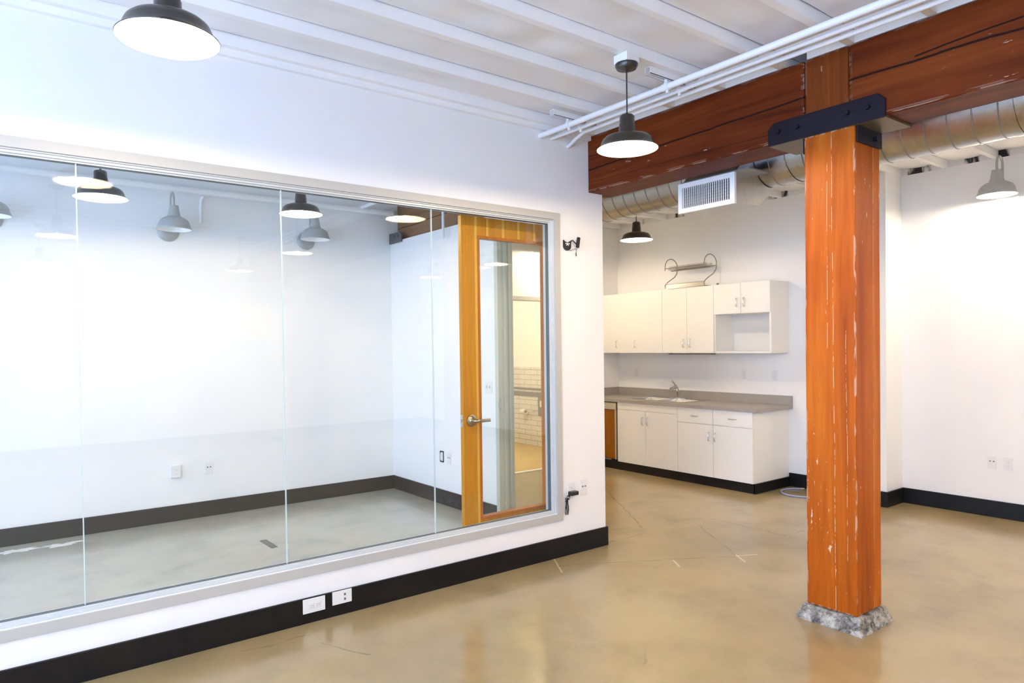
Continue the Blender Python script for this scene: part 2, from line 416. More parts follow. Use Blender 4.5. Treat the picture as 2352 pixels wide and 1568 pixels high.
# ---------------------------------------------------------------- walls
ZT = 3.40
OPX0, OPX1, OPZ0, OPZ1 = -1.71, 3.49, .335, 2.575      # opening in the partition, behind the frame
b = BM()
box(b, XMIN, OPX0, YP, YP+.125, 0, ZT); box(b, OPX1, XE, YP, YP+.125, 0, BZ0)
box(b, OPX1, XB, YP, YP+.125, BZ0, ZT)
box(b, OPX0, OPX1, YP, YP+.125, 0, OPZ0); box(b, OPX0, OPX1, YP, YP+.125, OPZ1, ZT)
struct('wall_partition', b, 'wall_paint', 'white partition wall holding the long glass panes')
DY0, DY1, DZ1 = 4.262, 5.03, 2.60
b = BM(); box(b, XO0, XO1, YP+.125, DY0-.05, 0, BZ0); box(b, XO0, XO1, DY1+.05, YO, 0, BZ0); box(b, XO0, XO1, DY0-.05, DY1+.05, DZ1+.05, BZ0)
struct('wall_office_end', b, 'wall_paint')
b = BM(); box(b, XMIN, XO1, YO, YO+.12, 0, ZT); struct('wall_office_back', b, 'wall_paint')
BX0, BX1, BZT = 5.05, 5.98, 2.20
b = BM(); box(b, XO1, BX0-.05, YK, YK+.12, 0, ZT); box(b, BX1+.05, XK+.12, YK, YK+.12, 0, ZT); box(b, BX0-.05, BX1+.05, YK, YK+.12, BZT+.05, ZT)
struct('wall_kitchen_left', b, 'wall_paint')
b = BM(); box(b, XK, XK+.12, YF+.15, YK, 0, ZJ); struct('wall_kitchen', b, 'wall_paint')
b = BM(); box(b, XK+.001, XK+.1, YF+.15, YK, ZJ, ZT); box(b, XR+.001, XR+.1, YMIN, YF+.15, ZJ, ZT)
struct('trim_1', b, 'wall_top_shade', 'strip over the far walls with the shade of gaps painted in dark patches')
b = BM(); box(b, XR, XR+.12, YMIN, YF+.15, 0, ZJ); struct('wall_right', b, 'wall_paint')
b = BM(); box(b, 7.02, XR, YF, YF+.15, 0, ZJ); struct('wall_return', b, 'wall_paint')
b = BM(); box(b, XMIN, XR+.12, YMIN-.12, YMIN, 0, ZT); struct('wall_side', b, 'wall_paint')
b = BM()
for y0, y1 in ((YMIN, -3.4), (3.2, 4.32), (6.82, YO+.12)): box(b, XMIN-.15, XMIN, y0, y1, 0, ZT)
for y0, y1 in ((-3.4, 3.2), (4.32, 6.82)): box(b, XMIN-.15, XMIN, y0, y1, 0, .6); box(b, XMIN-.15, XMIN, y0, y1, 2.9, ZT)
struct('wall_rear', b, 'wall_paint')
for i, (y0, y1) in enumerate(((-3.4, 3.2), (4.32, 6.82))):
    b = BM(); n = round((y1-y0)/1.25)
    for k in range(n+1):
        y = y0+(y1-y0)*k/n; box(b, XMIN-.09, XMIN-.04, max(y0, y-.025), min(y1, y+.025), .6, 2.9)
    for z in (.6, 1.7, 2.86): box(b, XMIN-.09, XMIN-.04, y0, y1, z, z+.04)
    struct('window_%d' % (i+2), b, 'alu_frame', 'daylight window in the rear wall')
# washroom
b = BM(); box(b, 7.12, 7.24, YK+.12, 9.7, 1.27, 2.7); box(b, 4.3, 7.24, 9.6, 9.7, 0, 2.7); box(b, 4.2, 4.3, YK+.12, 9.7, 0, 2.7)
struct('wall_washroom', b, 'wall_paint')
b = BM(); box(b, 7.112, 7.24, YK+.12, 9.6, 0, 1.27); struct('wall_washroom', b, 'white_tiles', 'white tiled lower part of the washroom wall')
b = BM(); box(b, 7.10, 7.112, YK+.12, 9.6, .90, .935); box(b, 7.106, 7.112, YK+.12, 9.6, .79, .87)
struct('trim_2', b, 'grey_metal', 'grey border tiles across the washroom wall')
b = BM(); box(b, 4.2, 7.24, YK+.12, 9.7, 2.7, 2.8); struct('ceiling', b, 'ceiling_paint', 'washroom ceiling')

# ---------------------------------------------------------------- ceiling lining and joists
JY = [3.86]+[3.905-.41*k for k in range(-8, 21) if k]
b = BM(); NX, NY = 170, 9
x0, x1, y0, y1 = XMIN-.15, XR+.11, YMIN-.12, YO+.12
js = sorted(JY); bays = [(y0, js[0])]+[(a_+.044, c_) for a_, c_ in zip(js, js[1:])]+[(js[-1]+.044, y1)]
for bi, (ya, yb) in enumerate(bays):
    rows = []
    for i in range(NX+1):
        x = x0+(x1-x0)*i/NX; row = []
        gap = .004+.009*noise.noise(Vector((x*.9, bi*3.1, 1.7)))+.004*noise.noise(Vector((x*4, bi, 9)))
        gap = max(0.0, min(.012, gap))
        for j in range(NY+1):
            u = j/NY; y = ya+(yb-gap-ya)*u; sag = math.sin(math.pi*u)
            nz = noise.noise(Vector((x*1.1, y*2.2, 0)))*.020+noise.noise(Vector((x*3.1+4, y*5.0, 2)))*.010
            ridge = abs(noise.noise(Vector((x*2.3+y*1.1, y*3.0-x*.6, 7))))
            z = ZD+.004-.014*sag+(nz-ridge*.026+.006)*min(1, sag*1.6)
            row.append(b.verts.new((x, y, max(ZJ+.014, z))))
        rows.append(row)
    for i in range(NX):
        for j in range(NY): b.faces.new((rows[i][j], rows[i][j+1], rows[i+1][j+1], rows[i+1][j]))
ce = struct('ceiling', b, 'fabric_paint', 'white painted wrinkled lining between the joists', smooth=True)
b = BM(); box(b, x0, x1, y0, y1, 3.42, 3.5); struct('ceiling', b, 'dark_void', 'roof deck above the lining')  # deck coloured near black as the shade behind the lining gaps
words = ['first', 'second', 'third', 'fourth', 'fifth', 'sixth', 'seventh', 'eighth', 'ninth', 'tenth', 'eleventh', 'twelfth', 'thirteenth', 'fourteenth', 'fifteenth']
def joist(y, label, group, x1=None):
    b = BM(); box(b, XMIN-.1, XR+.09 if x1 is None else x1, y, y+.045, ZJ, ZD+.075)
    o = obj('ceiling_joist', b, 'ceiling_paint', origin=(2.4, y+.022, ZJ)); tag(o, label, 'joist', group)
n_in = n_out = 0
for y in sorted(JY, reverse=True):
    if y > YO-.05 or y < -1.5: continue
    if y < YP:
        joist(y, 'white ceiling joist over the open room, %s out from the glass partition' % words[n_in], 'white joists over the open room'); n_in += 1
for y in sorted(JY):
    if YP < y < YO-.05:
        joist(y, 'white ceiling joist over office and kitchenette, %s beyond the glass partition' % words[n_out], 'white joists beyond the partition'); n_out += 1
# ledger where the partition meets the ceiling
b = BM(); box(b, XMIN, XB, YP-.035, YP, 3.225, ZJ+.05); box(b, XMIN, XB, YP+.125, YP+.16, 3.225, ZJ+.05)
struct('trim_3', b, 'ceiling_paint', 'thin white strip where the partition meets the ceiling')
# blocking boards standing on the beam between the joists
yy = sorted([y for y in JY if -1.2 < y < YO])
k = 0
for a_, c_ in zip(yy, yy[1:]):
    lo, hi = a_+.045, c_
    if lo < 2.15 < hi: hi = 2.13
    if lo < YP+.12 and hi > YP: hi = min(hi, YP)
    if hi-lo < .03: continue
    b = BM(); box(b, XB+.004, XB+.04, lo, hi, BZ1, ZD+.03)
    o = obj('blocking_board', b, 'ceiling_paint', origin=(XB+.02, (lo+hi)/2, BZ1))
    if lo <= YP: k0 = k+1
    if lo > YP:
        k += 1; tag(o, 'white blocking board on the paler beam inside the office, %s past the partition' % words[k-k0-1], 'board', 'blocking boards on the office beam')
    else: tag(o, 'white blocking board on top of the red beam, %s from the right' % words[k], 'board', 'blocking boards on the red beam'); k += 1

# ---------------------------------------------------------------- baseboards
def bb(name, mat, segs):
    b = BM()
    for s in segs: box(b, *s, 0, ZB)
    struct(name, b, mat, bevel=.003)
t = .016
bb('baseboard_partition', 'base_black', [(XMIN, XE+t, YP-t, YP), (XE, XE+t, YP, YP+.125)])
bb('baseboard_kitchen', 'base_black', [(XK-t, XK, YF+.15, 4.24)])
bb('baseboard_right', 'base_black', [(XR-t, XR, YMIN, YF-t), (7.0, XR, YF-t, YF), (7.0, 7.02, YF, YF+.166)])
bb('baseboard_office', 'base_office', [(XMIN, XO0, YO-t, YO), (XO0-t, XO0, DY1+.06, YO-t), (XMIN, XO0, YP+.125, YP+.125+t)])
bb('baseboard_corridor', 'base_black', [(XO1, BX0-.06, YK-t, YK), (BX1+.06, 6.5, YK-t, YK), (XO1, XO1+t, DY1+.06, YK-t)])
bb('baseboard_side', 'base_black', [(XMIN, XR, YMIN, YMIN+t)])

# ---------------------------------------------------------------- partition glazing: window_1
FX0, FX1, FZ0, FZ1 = -1.765, 3.539, .279, 2.626
w1 = bpy.data.objects.new('window_1', None); COL.objects.link(w1); w1.location = (FX0, YP, FZ0); w1['kind'] = 'structure'
w1['label'] = 'long silver framed interior window of butt jointed glass panes'
def frame_ring(x0, x1, z0, z1, wd, ya, yb, name, mat):
    b = BM(); xi0, xi1, zi0, zi1 = x0+wd, x1-wd, z0+wd, z1-wd
    def q(pts):
        A = [b.verts.new((x, ya, z)) for x, z in pts]; B = [b.verts.new((x, yb, z)) for x, z in pts]
        b.faces.new(A); b.faces.new(B[::-1])
        for i in range(4): b.faces.new((A[i], B[i], B[(i+1) % 4], A[(i+1) % 4]))
    q([(x0, z0), (x1, z0), (xi1, zi0), (xi0, zi0)]); q([(x1, z0), (x1, z1), (xi1, zi1), (xi1, zi0)])
    q([(x1, z1), (x0, z1), (xi0, zi1), (xi1, zi1)]); q([(x0, z1), (x0, z0), (xi0, zi0), (xi0, zi1)])
    return obj(name, b, mat, w1)
frame_ring(FX0, FX1, FZ0, FZ1, .052, YP-.012, YP+.005, 'window_frame', 'alu_face')
frame_ring(FX0+.04, FX1-.04, FZ0+.04, FZ1-.04, .018, YP+.005, YP+.125, 'window_frame', 'alu_frame')
frame_ring(FX0+.054, FX1-.054, FZ0+.054, FZ1-.054, .016, YP+.020, YP+.10, 'frame_stop', 'alu_frame')
frame_ring(FX0+.066, FX1-.066, FZ0+.066, FZ1-.066, .012, YP+.036, YP+.085, 'frame_stop', 'alu_frame')
frame_ring(FX0+.0755, FX1-.0755, FZ0+.0755, FZ1-.0755, .0035, YP+.040, YP+.075, 'glazing_seal', 'seal_black')
joints = [FX0+.078, -.634, .388, 1.41, 2.431, FX1-.078]
for a_, c_ in zip(joints, joints[1:]):
    b = BM(); box(b, a_+.0015, c_-.0015, YP+.046, YP+.056, FZ0+.078, FZ1-.078); p = obj('glass_pane', b, 'clear_glass', w1)
for x in joints[1:-1]:
    b = BM(); box(b, x-.0025, x+.0025, YP+.0455, YP+.0565, FZ0+.078, FZ1-.078); obj('pane_joint', b, 'glass_edge', w1)

# ---------------------------------------------------------------- office door
b = BM()
box(b, XO0-.012, XO1+.012, DY1, DY1+.05, 0, DZ1+.05); box(b, XO0-.012, XO1+.012, DY0-.05, DY0, 0, DZ1+.05)
box(b, XO0-.012, XO1+.012, DY0, DY1, DZ1, DZ1+.05)
box(b, XO0+.05, XO0+.075, DY1-.016, DY1, 0, DZ1); box(b, XO0+.05, XO0+.075, DY0, DY0+.016, 0, DZ1)
box(b, XO0+.11, XO0+.135, DY1-.010, DY1, 0, DZ1)
d1 = struct('door_1', b, 'door_frame', 'grey green metal frame of the office doorway', origin=(XO0, DY0, 0))
b = BM(); box(b, XO0+.008, XO0+.040, DY1-.004, DY1-.0005, 1.02, 1.14); box(b, XO0-.018, XO0+.02, DY1-.006, DY1-.0005, 1.055, 1.11)
obj('strike_plate', b, 'steel', d1)
LX0, LX1, LY0, LY1, LZ1 = 2.815, 3.765, 4.200, 4.242, 2.585
leaf = thing('door_leaf', (LX1, LY0, 0), 'open varnished orange wood door with a tall glass light, seen through the partition glass', 'door')
GX0, GX1, GZ0, GZ1 = 2.975, 3.605, .345, 2.425
b = BM(); box(b, LX0, GX0-.02, LY0, LY1, .008, LZ1); obj('stile', b, 'door_stile', leaf, bevel=.002)
b = BM(); box(b, GX1+.02, LX1, LY0, LY1, .008, LZ1); obj('stile', b, 'door_stile', leaf, bevel=.002)
b = BM(); box(b, GX0-.02, GX1+.02, LY0, LY1, GZ1+.02, LZ1); obj('rail', b, 'door_stile', leaf)
b = BM(); box(b, GX0-.02, GX1+.02, LY0, LY1, .008, GZ0-.02); obj('rail', b, 'door_stile', leaf)
for xs, z0, z1 in ((LX0+.118, .008, LZ1-.001), (3.04, GZ1+.02, LZ1-.001), (3.19, GZ1+.02, LZ1-.001), (3.34, GZ1+.02, LZ1-.001), (3.50, GZ1+.02, LZ1-.001)):
    b = BM(); box(b, xs, xs+.022, LY0-.0008, LY0+.002, z0, z1); obj('inlay_stripe', b, 'door_stripe', leaf)
b = BM()
box(b, GX0-.02, GX0, LY0-.006, LY1+.006, GZ0-.02, GZ1+.02); box(b, GX1, GX1+.02, LY0-.006, LY1+.006, GZ0-.02, GZ1+.02)
box(b, GX0, GX1, LY0-.006, LY1+.006, GZ0-.02, GZ0); box(b, GX0, GX1, LY0-.006, LY1+.006, GZ1, GZ1+.02)
obj('glazing_bead', b, 'door_bead', leaf)
b = BM(); box(b, GX0, GX1, LY0+.018, LY0+.024, GZ0, GZ1); obj('glass_pane', b, 'clear_glass', leaf)
hx, hz = 2.885, 1.072
b = BM(); lathe(b, [(.0, -.022), (.020, -.022), (.028, -.014), (.044, -.010), (.046, 0)], (hx, LY0, hz), 32, 'Y')
hd = obj('handle_rose', b, 'brass_nickel', leaf, smooth=True)
b = BM(); tube(b, [(hx, LY0-.012, hz), (hx, LY0-.05, hz), (hx+.012, LY0-.062, hz), (hx+.03, LY0-.064, hz)], .011)
box(b, hx+.02, hx+.125, LY0-.072, LY0-.056, hz-.012, hz+.012, .003); obj('lever', b, 'brass_nickel', leaf, smooth=True)
b = BM(); box(b, LX0-.0015, LX0+.001, LY0+.010, LY1-.006, hz-.045, hz+.045); box(b, LX0-.010, LX0, LY0+.016, LY1-.012, hz-.012, hz+.012)
obj('latch_plate', b, 'steel', leaf)
for z in (.25, 1.3, 2.35):
    b = BM(); lathe(b, [(.008, z-.05), (.008, z+.05)], (LX1+.006, LY0-.006, 0), 12, cap=True); obj('hinge', b, 'steel', leaf)

# washroom doorway frame, door_2
b = BM()
box(b, BX0-.05, BX0, YK-.012, YK+.132, 0, BZT+.05); box(b, BX1, BX1+.05, YK-.012, YK+.132, 0, BZT+.05); box(b, BX0, BX1, YK-.012, YK+.132, BZT, BZT+.05)
d2 = struct('door_2', b, 'alu_face', 'grey metal frame of the washroom doorway', origin=(BX0, YK, 0))
b = BM(); box(b, BX0, BX1, YK-.005, YK+.045, 0, .012, .003); obj('threshold', b, 'liner_white', d2)

# ---------------------------------------------------------------- timber post, beam, bracket
PX0, PX1, PY0, PY1, PZ0 = XB, 4.149, 1.856, 2.148, .085
b = BM(); prism_pts = [(PX0, PY0), (PX1, PY0), (PX1, PY1), (PX0, PY1)]
n = 24
for k in range(n+1):
    z = PZ0+(BZ0-.012-PZ0)*k/n
    for i, (x, y) in enumerate(prism_pts):
        b.verts.new((x+noise.noise(Vector((i*9, 0, z*2.2)))*.0022, y+noise.noise(Vector((i*9, 5, z*2.2)))*.0022, z))
b.verts.ensure_lookup_table()
for k in range(n):
    for i in range(4):
        j = (i+1) % 4; b.faces.new((b.verts[4*k+i], b.verts[4*k+j], b.verts[4*k+4+j], b.verts[4*k+4+i]))
b.faces.new([b.verts[i] for i in (3, 2, 1, 0)]); b.faces.new([b.verts[4*n+i] for i in range(4)])
post = obj('timber_post', b, 'post_wood', origin=(PX0, PY0, PZ0), bevel=.007)
tag(post, 'orange varnished square timber post with chipped edges carrying the beam', 'post')
b = BM(); M_ = .028
mo, mi = .048, .014
fv = [b.verts.new(p) for p in ((PX0-mo, PY0-mo, 0), (PX1+mo, PY0-mo, 0), (PX1+mo, PY1+mo, 0), (PX0-mo, PY1+mo, 0),
      (PX0-mi, PY0-mi, PZ0), (PX1+mi, PY0-mi, PZ0), (PX1+mi, PY1+mi, PZ0), (PX0-mi, PY1+mi, PZ0))]
for f in ((3, 2, 1, 0), (4, 5, 6, 7), (0, 1, 5, 4), (1, 2, 6, 5), (2, 3, 7, 6), (3, 0, 4, 7)): b.faces.new([fv[i] for i in f])
bmesh.ops.subdivide_edges(b, edges=b.edges, cuts=11, use_grid_fill=True)
for v in b.verts:
    nz = noise.noise_vector(v.co*18)*.013+noise.noise_vector(v.co*55)*.007
    if v.co.z > .002: v.co += nz
    else: v.co.x += nz.x; v.co.y += nz.y
    if v.co.z > PZ0-.02: v.co.z = min(v.co.z, PZ0-.001)
foot = obj('concrete_footing', b, 'footing', origin=(PX0+.146, PY0+.146, 0))
tag(foot, 'rough grey concrete pad on the floor under the orange timber post', 'footing')

def timber(name, y0, y1, mat, label, x1=4.149, oz=BZ0):
    b = BM(); box(b, XB, x1, y0, y1, BZ0, BZ1)
    o = obj(name, b, mat, origin=(XB, y0, oz), bevel=.016); tag(o, label, 'beam'); return o
timber('timber_beam', 2.146, YP+.06, 'beam_left', 'dark red brown timber beam running from the post to the white partition')
timber('timber_block', 1.890, 2.144, 'beam_mid', 'short upright timber block between the two beams above the black bracket')
timber('timber_beam', -4.6, 1.888, 'beam_right', 'dark red brown timber beam right of the black bracket, above the duct')
timber('timber_beam', YP+.065, YO-.01, 'beam_office', 'paler brown timber beam over the office end wall behind the glass')

br = thing('beam_bracket', (XB, 2.0, 2.83), 'black bolted steel saddle bracket joining timber post and beam', 'bracket')
BY0, BY1 = 1.690, 2.372; fz0, fz1 = 2.812, 2.945; bx = XB-.012
b = BM(); prism(b, [(BY0, fz0), (BY1, fz0), (BY1, fz1-.035), (BY1-.04, fz1), (BY0+.04, fz1), (BY0, fz1-.035)], 'X', bx, XB-.001)
obj('side_plate', b, 'bracket_black', br, bevel=.003)
b = BM(); prism(b, [(BY0, fz0), (BY1, fz0), (BY1, fz1-.035), (BY1-.04, fz1), (BY0+.04, fz1), (BY0, fz1-.035)], 'X', 4.150, 4.161)
obj('side_plate', b, 'bracket_black', br)
b = BM(); box(b, XB-.001, 4.150, BY0, BY1, fz0-.001, BZ0-.001); obj('base_plate', b, 'bracket_under', br)
for y0, y1, nm in ((PY0-.013, PY0-.001, 0), (PY1+.001, PY1+.013, 1)):
    b = BM(); box(b, XB+.012, 4.150, y0, y1, 2.722, fz0); obj('ear_plate', b, 'bracket_black', br)
for y in (BY0+.09, BY0+.20, BY1-.19, BY1-.07):
    b = BM(); lathe(b, [(.0, -.014), (.013, -.014), (.015, -.006), (.015, 0)], (bx, y, 2.885), 6, 'X'); obj('bolt', b, 'bracket_black', br)
for y, d in ((PY0-.013, -1),):
    b = BM(); lathe(b, [(0, d*.014), (.014, d*.014), (.014, 0)], (XB+.21, y, 2.765), 6, 'Y'); obj('bolt', b, 'bracket_black', br)
br2 = thing('beam_bracket', (XB, 7.0, 2.82), 'grey steel plate bolted to the beam end in the office corner', 'bracket')
b = BM(); prism(b, [(6.80, 2.80), (YO-.005, 2.80), (YO-.005, 2.915), (6.84, 2.915), (6.80, 2.88)], 'X', XO0-.02, XO0-.004); obj('side_plate', b, 'bracket_grey', br2)
for y in (6.87, 6.95):
    b = BM(); lathe(b, [(0, -.012), (.012, -.012), (.012, 0)], (XO0-.02, y, 2.87), 6, 'X'); obj('bolt', b, 'bracket_grey', br2)

# ---------------------------------------------------------------- spiral duct with grille box
DX, DZ, DR = 4.65, 2.985, .222
duct = thing('spiral_duct', (DX, 3.0, DZ), 'galvanised spiral duct running under the ceiling behind the beam', 'duct')
b = BM(); lathe(b, [(DR, YMIN+.001), (DR, YK-.001)], (DX, 0, DZ), 64, 'Y')
obj('duct_pipe', b, 'galvanised', duct, smooth=True)
b = BM(); pitch = .125; pts = []; y = 1.0-.0
turns = int((YK-.05-(-.2))/pitch)
for i in range(turns*28):
    a = 2*math.pi*i/28; yy_ = -.2+pitch*i/28
    pts.append((DX+(DR+.001)*math.cos(a), yy_, DZ+(DR+.001)*math.sin(a)))
tube(b, pts, .0042, 6); obj('duct_seam', b, 'grey_metal', duct, smooth=True)
b = BM(); lathe(b, [(DR+.004, 1.30), (DR+.004, 1.345)], (DX, 0, DZ), 64, 'Y')
obj('duct_collar', b, 'galvanised', duct, smooth=True)
b = BM(); lathe(b, [(DR+.004, 2.62), (DR+.004, 2.66)], (DX, 0, DZ), 64, 'Y')
obj('duct_collar', b, 'galvanised', duct, smooth=True)
gy0, gy1, gz0, gz1, gx = 2.842, 3.327, 2.592, 2.812, 4.20
gb = thing('air_grille', (gx, 3.085, gz0), 'white slatted air grille on a galvanised box hanging from the duct', 'grille')
b = BM(); prism(b, [(gx+.0122, gz0+.015), (4.50, gz0+.015)]+[(DX+(DR+.006)*math.cos(math.radians(a)), DZ+(DR+.006)*math.sin(math.radians(a))) for a in range(285, 169, -5)]+[(gx+.012, gz1-.01)], 'Y', gy0+.012, gy1-.012)
obj('duct_box', b, 'galvanised', gb)
b = BM(); box(b, gx+.01, 4.45, gy0-.10, gy1-.02, gz1+.002, gz1+.012); obj('top_plate', b, 'grey_metal', gb)
b = BM(); q = .035
box(b, gx-.01, gx+.014, gy0, gy1, gz0, gz0+q); box(b, gx-.01, gx+.014, gy0, gy1, gz1-q, gz1)
box(b, gx-.01, gx+.014, gy0, gy0+q, gz0+q, gz1-q); box(b, gx-.01, gx+.014, gy1-q, gy1, gz0+q, gz1-q)
obj('grille_frame', b, 'white_paint', gb, bevel=.002)
b = BM(); box(b, gx+.0105, gx+.0118, gy0+q, gy1-q, gz0+q, gz1-q); obj('grille_shade_sheet', b, 'dark_slot', gb)  # black sheet stands in for the shade between the slats
n = 23
for k in range(n):
    y = gy0+q+(gy1-gy0-2*q)*(k+.5)/n
    b = BM(); box(b, gx+.000, gx+.008, y-.0026, y+.0026, gz0+q, gz1-q); obj('slat', b, 'white_paint', gb)
for k in range(7):
    z = gz0+q+(gz1-gz0-2*q)*(k+.5)/7
    b = BM(); box(b, gx+.0085, gx+.0104, gy0+q, gy1-q, z-.0012, z+.0012); obj('cross_slat', b, 'grey_metal', gb)  # cross slats darkened in colour so the gaps read as shade

# ---------------------------------------------------------------- conduits and strut channels
def conduit(pts, r, label, mat='white_paint', nm='conduit', group=None, couplings=()):
    b = BM(); tube(b, pts, r, 14)
    o = obj(nm, b, mat, origin=pts[0], smooth=True); tag(o, label, 'conduit', group)
    for y in couplings:
        c = BM(); x, z = pts[1][0], pts[1][2]
        lathe(c, [(r+.004, y-.025), (r+.004, y+.025)], (x, 0, z), 14, 'Y', cap=True); k = obj('coupling', c, mat, o, smooth=True)
conduit([(3.36, YP+.02, 3.185), (3.36, YMIN, 3.185)], .0195, 'thickest white conduit under the joists, farthest from the beam', couplings=(2.75, 1.35))
conduit([(3.475, YP+.02, 3.185), (3.475, YMIN, 3.185)], .0125, 'thin white conduit between the thickest one and the beam', couplings=(3.15, 2.72))
conduit([(3.515, YP+.015, 3.215), (3.515, YMIN, 3.215)], .010, 'thinnest white conduit, tucked up between its two neighbours', couplings=(2.60,))
conduit([(3.64, YP+.015, 3.150), (3.635, YP-.03, 3.155), (3.61, YP-.12, 3.175), (3.585, YP-.24, 3.195), (3.575, YP-.35, 3.19), (3.57, YP-.6, 3.19), (3.57, YMIN, 3.19)], .0135,
        'white conduit nearest the beam, bending down into the partition wall')
def strut(x0, x1, y, z, label):
    b = BM(); w_ = .021; tt = .003
    box(b, x0, x1, y-w_, y+w_, z+.036, z+.04); box(b, x0, x1, y-w_, y-w_+tt, z, z+.036); box(b, x0, x1, y+w_-tt, y+w_, z, z+.036)
    box(b, x0, x1, y-w_, y-w_+.01, z, z+tt); box(b, x0, x1, y+w_-.01, y+w_, z, z+tt)
    o = obj('strut_channel', b, 'white_paint', origin=(x0, y, z)); tag(o, label, 'channel', 'white strut channels carrying the conduits')
    for cx_, r_ in ((3.36, .022), (3.475, .015)):
        c = BM(); lathe(c, [(r_+.004, y-.012), (r_+.004, y+.012)], (cx_, 0, 3.19), 16, 'Y', cap=True)
        box(c, cx_-.006, cx_+.006, y-.008, y+.008, 3.19-r_-.022, 3.19-r_-.002); box(c, cx_-.018, cx_-.010, y-.01, y+.01, 3.19, z+.005); box(c, cx_+.010, cx_+.018, y-.01, y+.01, 3.19, z+.005)
        obj('pipe_clamp', c, 'white_paint', o, smooth=True)
strut(3.18, 3.62, 2.74, ZJ-.041, 'white strut channel under the joists right of the hanging lamp')
strut(3.20, 3.62, 3.62, ZJ-.041, 'white strut channel nearest the partition wall')
# office conduits; the two short tubes are glass reflections built as solids
conduit([(XMIN, 6.985, 3.135), (XO0-.02, 6.985, 3.135)], .030, 'fat white pipe running along the top of the office back wall', nm='pipe')
conduit([(1.735, YO-.06, 3.10), (1.72, YO-.03, 3.07), (1.715, YO-.02, 3.0), (1.715, YO-.02, 2.84)], .014, 'white tube for a pipe reflection in the glass, added on the office back wall')  # bent pipe mirrored in the glass, built here as a tube
conduit([(3.70, 5.84, ZD), (3.70, 5.84, 2.70)], .014, 'white tube for a reflection in the glass, added in front of the office beam')  # upright tube added where the glass only mirrors something
conduit([(3.36, YP+.11, 3.16), (3.36, YO-.1, 3.16)], .018, 'white conduit crossing the office ceiling in front of the beam')

# ---------------------------------------------------------------- pendant lamps
R_ = .1725
def make_pendant(loc, label, cord, lit=True):
    t = thing('pendant_lamp', loc, label, 'pendant lamp', 'black barn pendant lamps')
    z0 = loc[2]
    b = BM(); lathe(b, [(R_, 0), (R_+.001, .003), (.162, .010), (.152, .024), (.146, .042), (.139, .056), (.124, .069), (.095, .079), (.053, .087)], seg=64)
    obj('shade', b, 'lamp_black', t, world=False, smooth=True)
    b = BM(); lathe(b, [(R_-.0012, .0005), (.1605, .0085), (.1505, .023), (.1445, .041), (.1375, .055), (.123, .0675), (.094, .0775), (.030, .0845), (.001, .0845)], seg=64)
    obj('shade_lining', b, 'liner_white', t, world=False, smooth=True)
    b = BM(); lathe(b, [(.053, .085), (.050, .092), (.047, .100), (.046, .140), (.043, .144), (.042, .184), (.035, .193), (.010, .197), (.006, .208)], seg=32)
    obj('socket_cap', b, 'lamp_black', t, world=False, smooth=True)
    b = BM(); tube(b, [(0, 0, .200), (0, 0, .200+cord)], .0042, 8); obj('cord', b, 'lamp_black', t, world=False, smooth=True)
    zc = .200+cord
    b = BM(); lathe(b, [(.006, zc-.012), (.02, zc-.008), (.055, zc+.004), (.064, zc+.02), (.064, zc+.032), (.0, zc+.032)], seg=32)
    obj('canopy', b, 'lamp_black', t, world=False, smooth=True)
    b = BM(); box(b, -.05, .05, -.05, .05, zc+.033, ZJ-z0-.001 if zc+.033 < ZJ-z0-.003 else zc+.05); obj('junction_box', b, 'white_paint', t, world=False)
    b = BM(); lathe(b, [(.001, .028), (.018, .030), (.028, .041), (.028, .050), (.018, .066), (.013, .077)], seg=24)
    obj('bulb', b, 'bulb', t, world=False, smooth=True)
    l = bpy.data.lights.new('bulb_light', 'POINT'); l.energy = BULB_W; l.color = WARM; l.shadow_soft_size = .016
    lo = bpy.data.objects.new('bulb_light', l); COL.objects.link(lo); lo.parent = t; lo.location = (0, 0, .010)
    return t
ZL = 2.73
L2 = make_pendant((2.955, 2.70, ZL), 'black pendant lamp in front of the timber beam, its whole cord and canopy in view', ZJ-.05-ZL-.200-.032)
O1 = make_pendant((.696, 5.612, 2.705), 'pendant lamp inside the office behind the leftmost pane joint', ZJ-.05-2.705-.200-.032)
for ch in O1.children:
    if ch.type == 'LIGHT': ch.data.energy = BULB_W*.6
dup(L2, (.555, 2.69, ZL), 'largest black pendant lamp, cut off by the top edge above the glass panes')
for loc, lab in (((5.60, 5.0, ZL), 'small black pendant lamp over the kitchenette, below the duct'),
                 ((2.13, 5.55, ZL), 'pendant lamp inside the office near the middle pane joint'),
                 ((.60, .13, ZL), 'pendant lamp behind the camera, mirrored near the left pane joint'),
                 ((2.96, .13, ZL), 'pendant lamp of the second row, mirrored below the middle office lamp'),
                 ((.60, -2.35, ZL), 'pendant lamp of the third row, mirrored at the far left of the glass'),
                 ((2.96, -2.10, ZL), 'pendant lamp of the third row, mirrored in the middle of the glass'),
                 ((5.62, .45, ZL), 'pendant lamp by the right wall, mirrored in the door glass'),
                 ((5.75, -1.5, ZL), 'farthest pendant lamp by the right wall, mirrored beside the door')):
    lamp = dup(L2, loc, lab)
    if 'kitchenette' in lab or 'inside the office' in lab:      # a weaker bulb
        for ch in lamp.children:
            if ch.type == 'LIGHT': ch.data = ch.data.copy(); ch.data.energy = BULB_W*.65

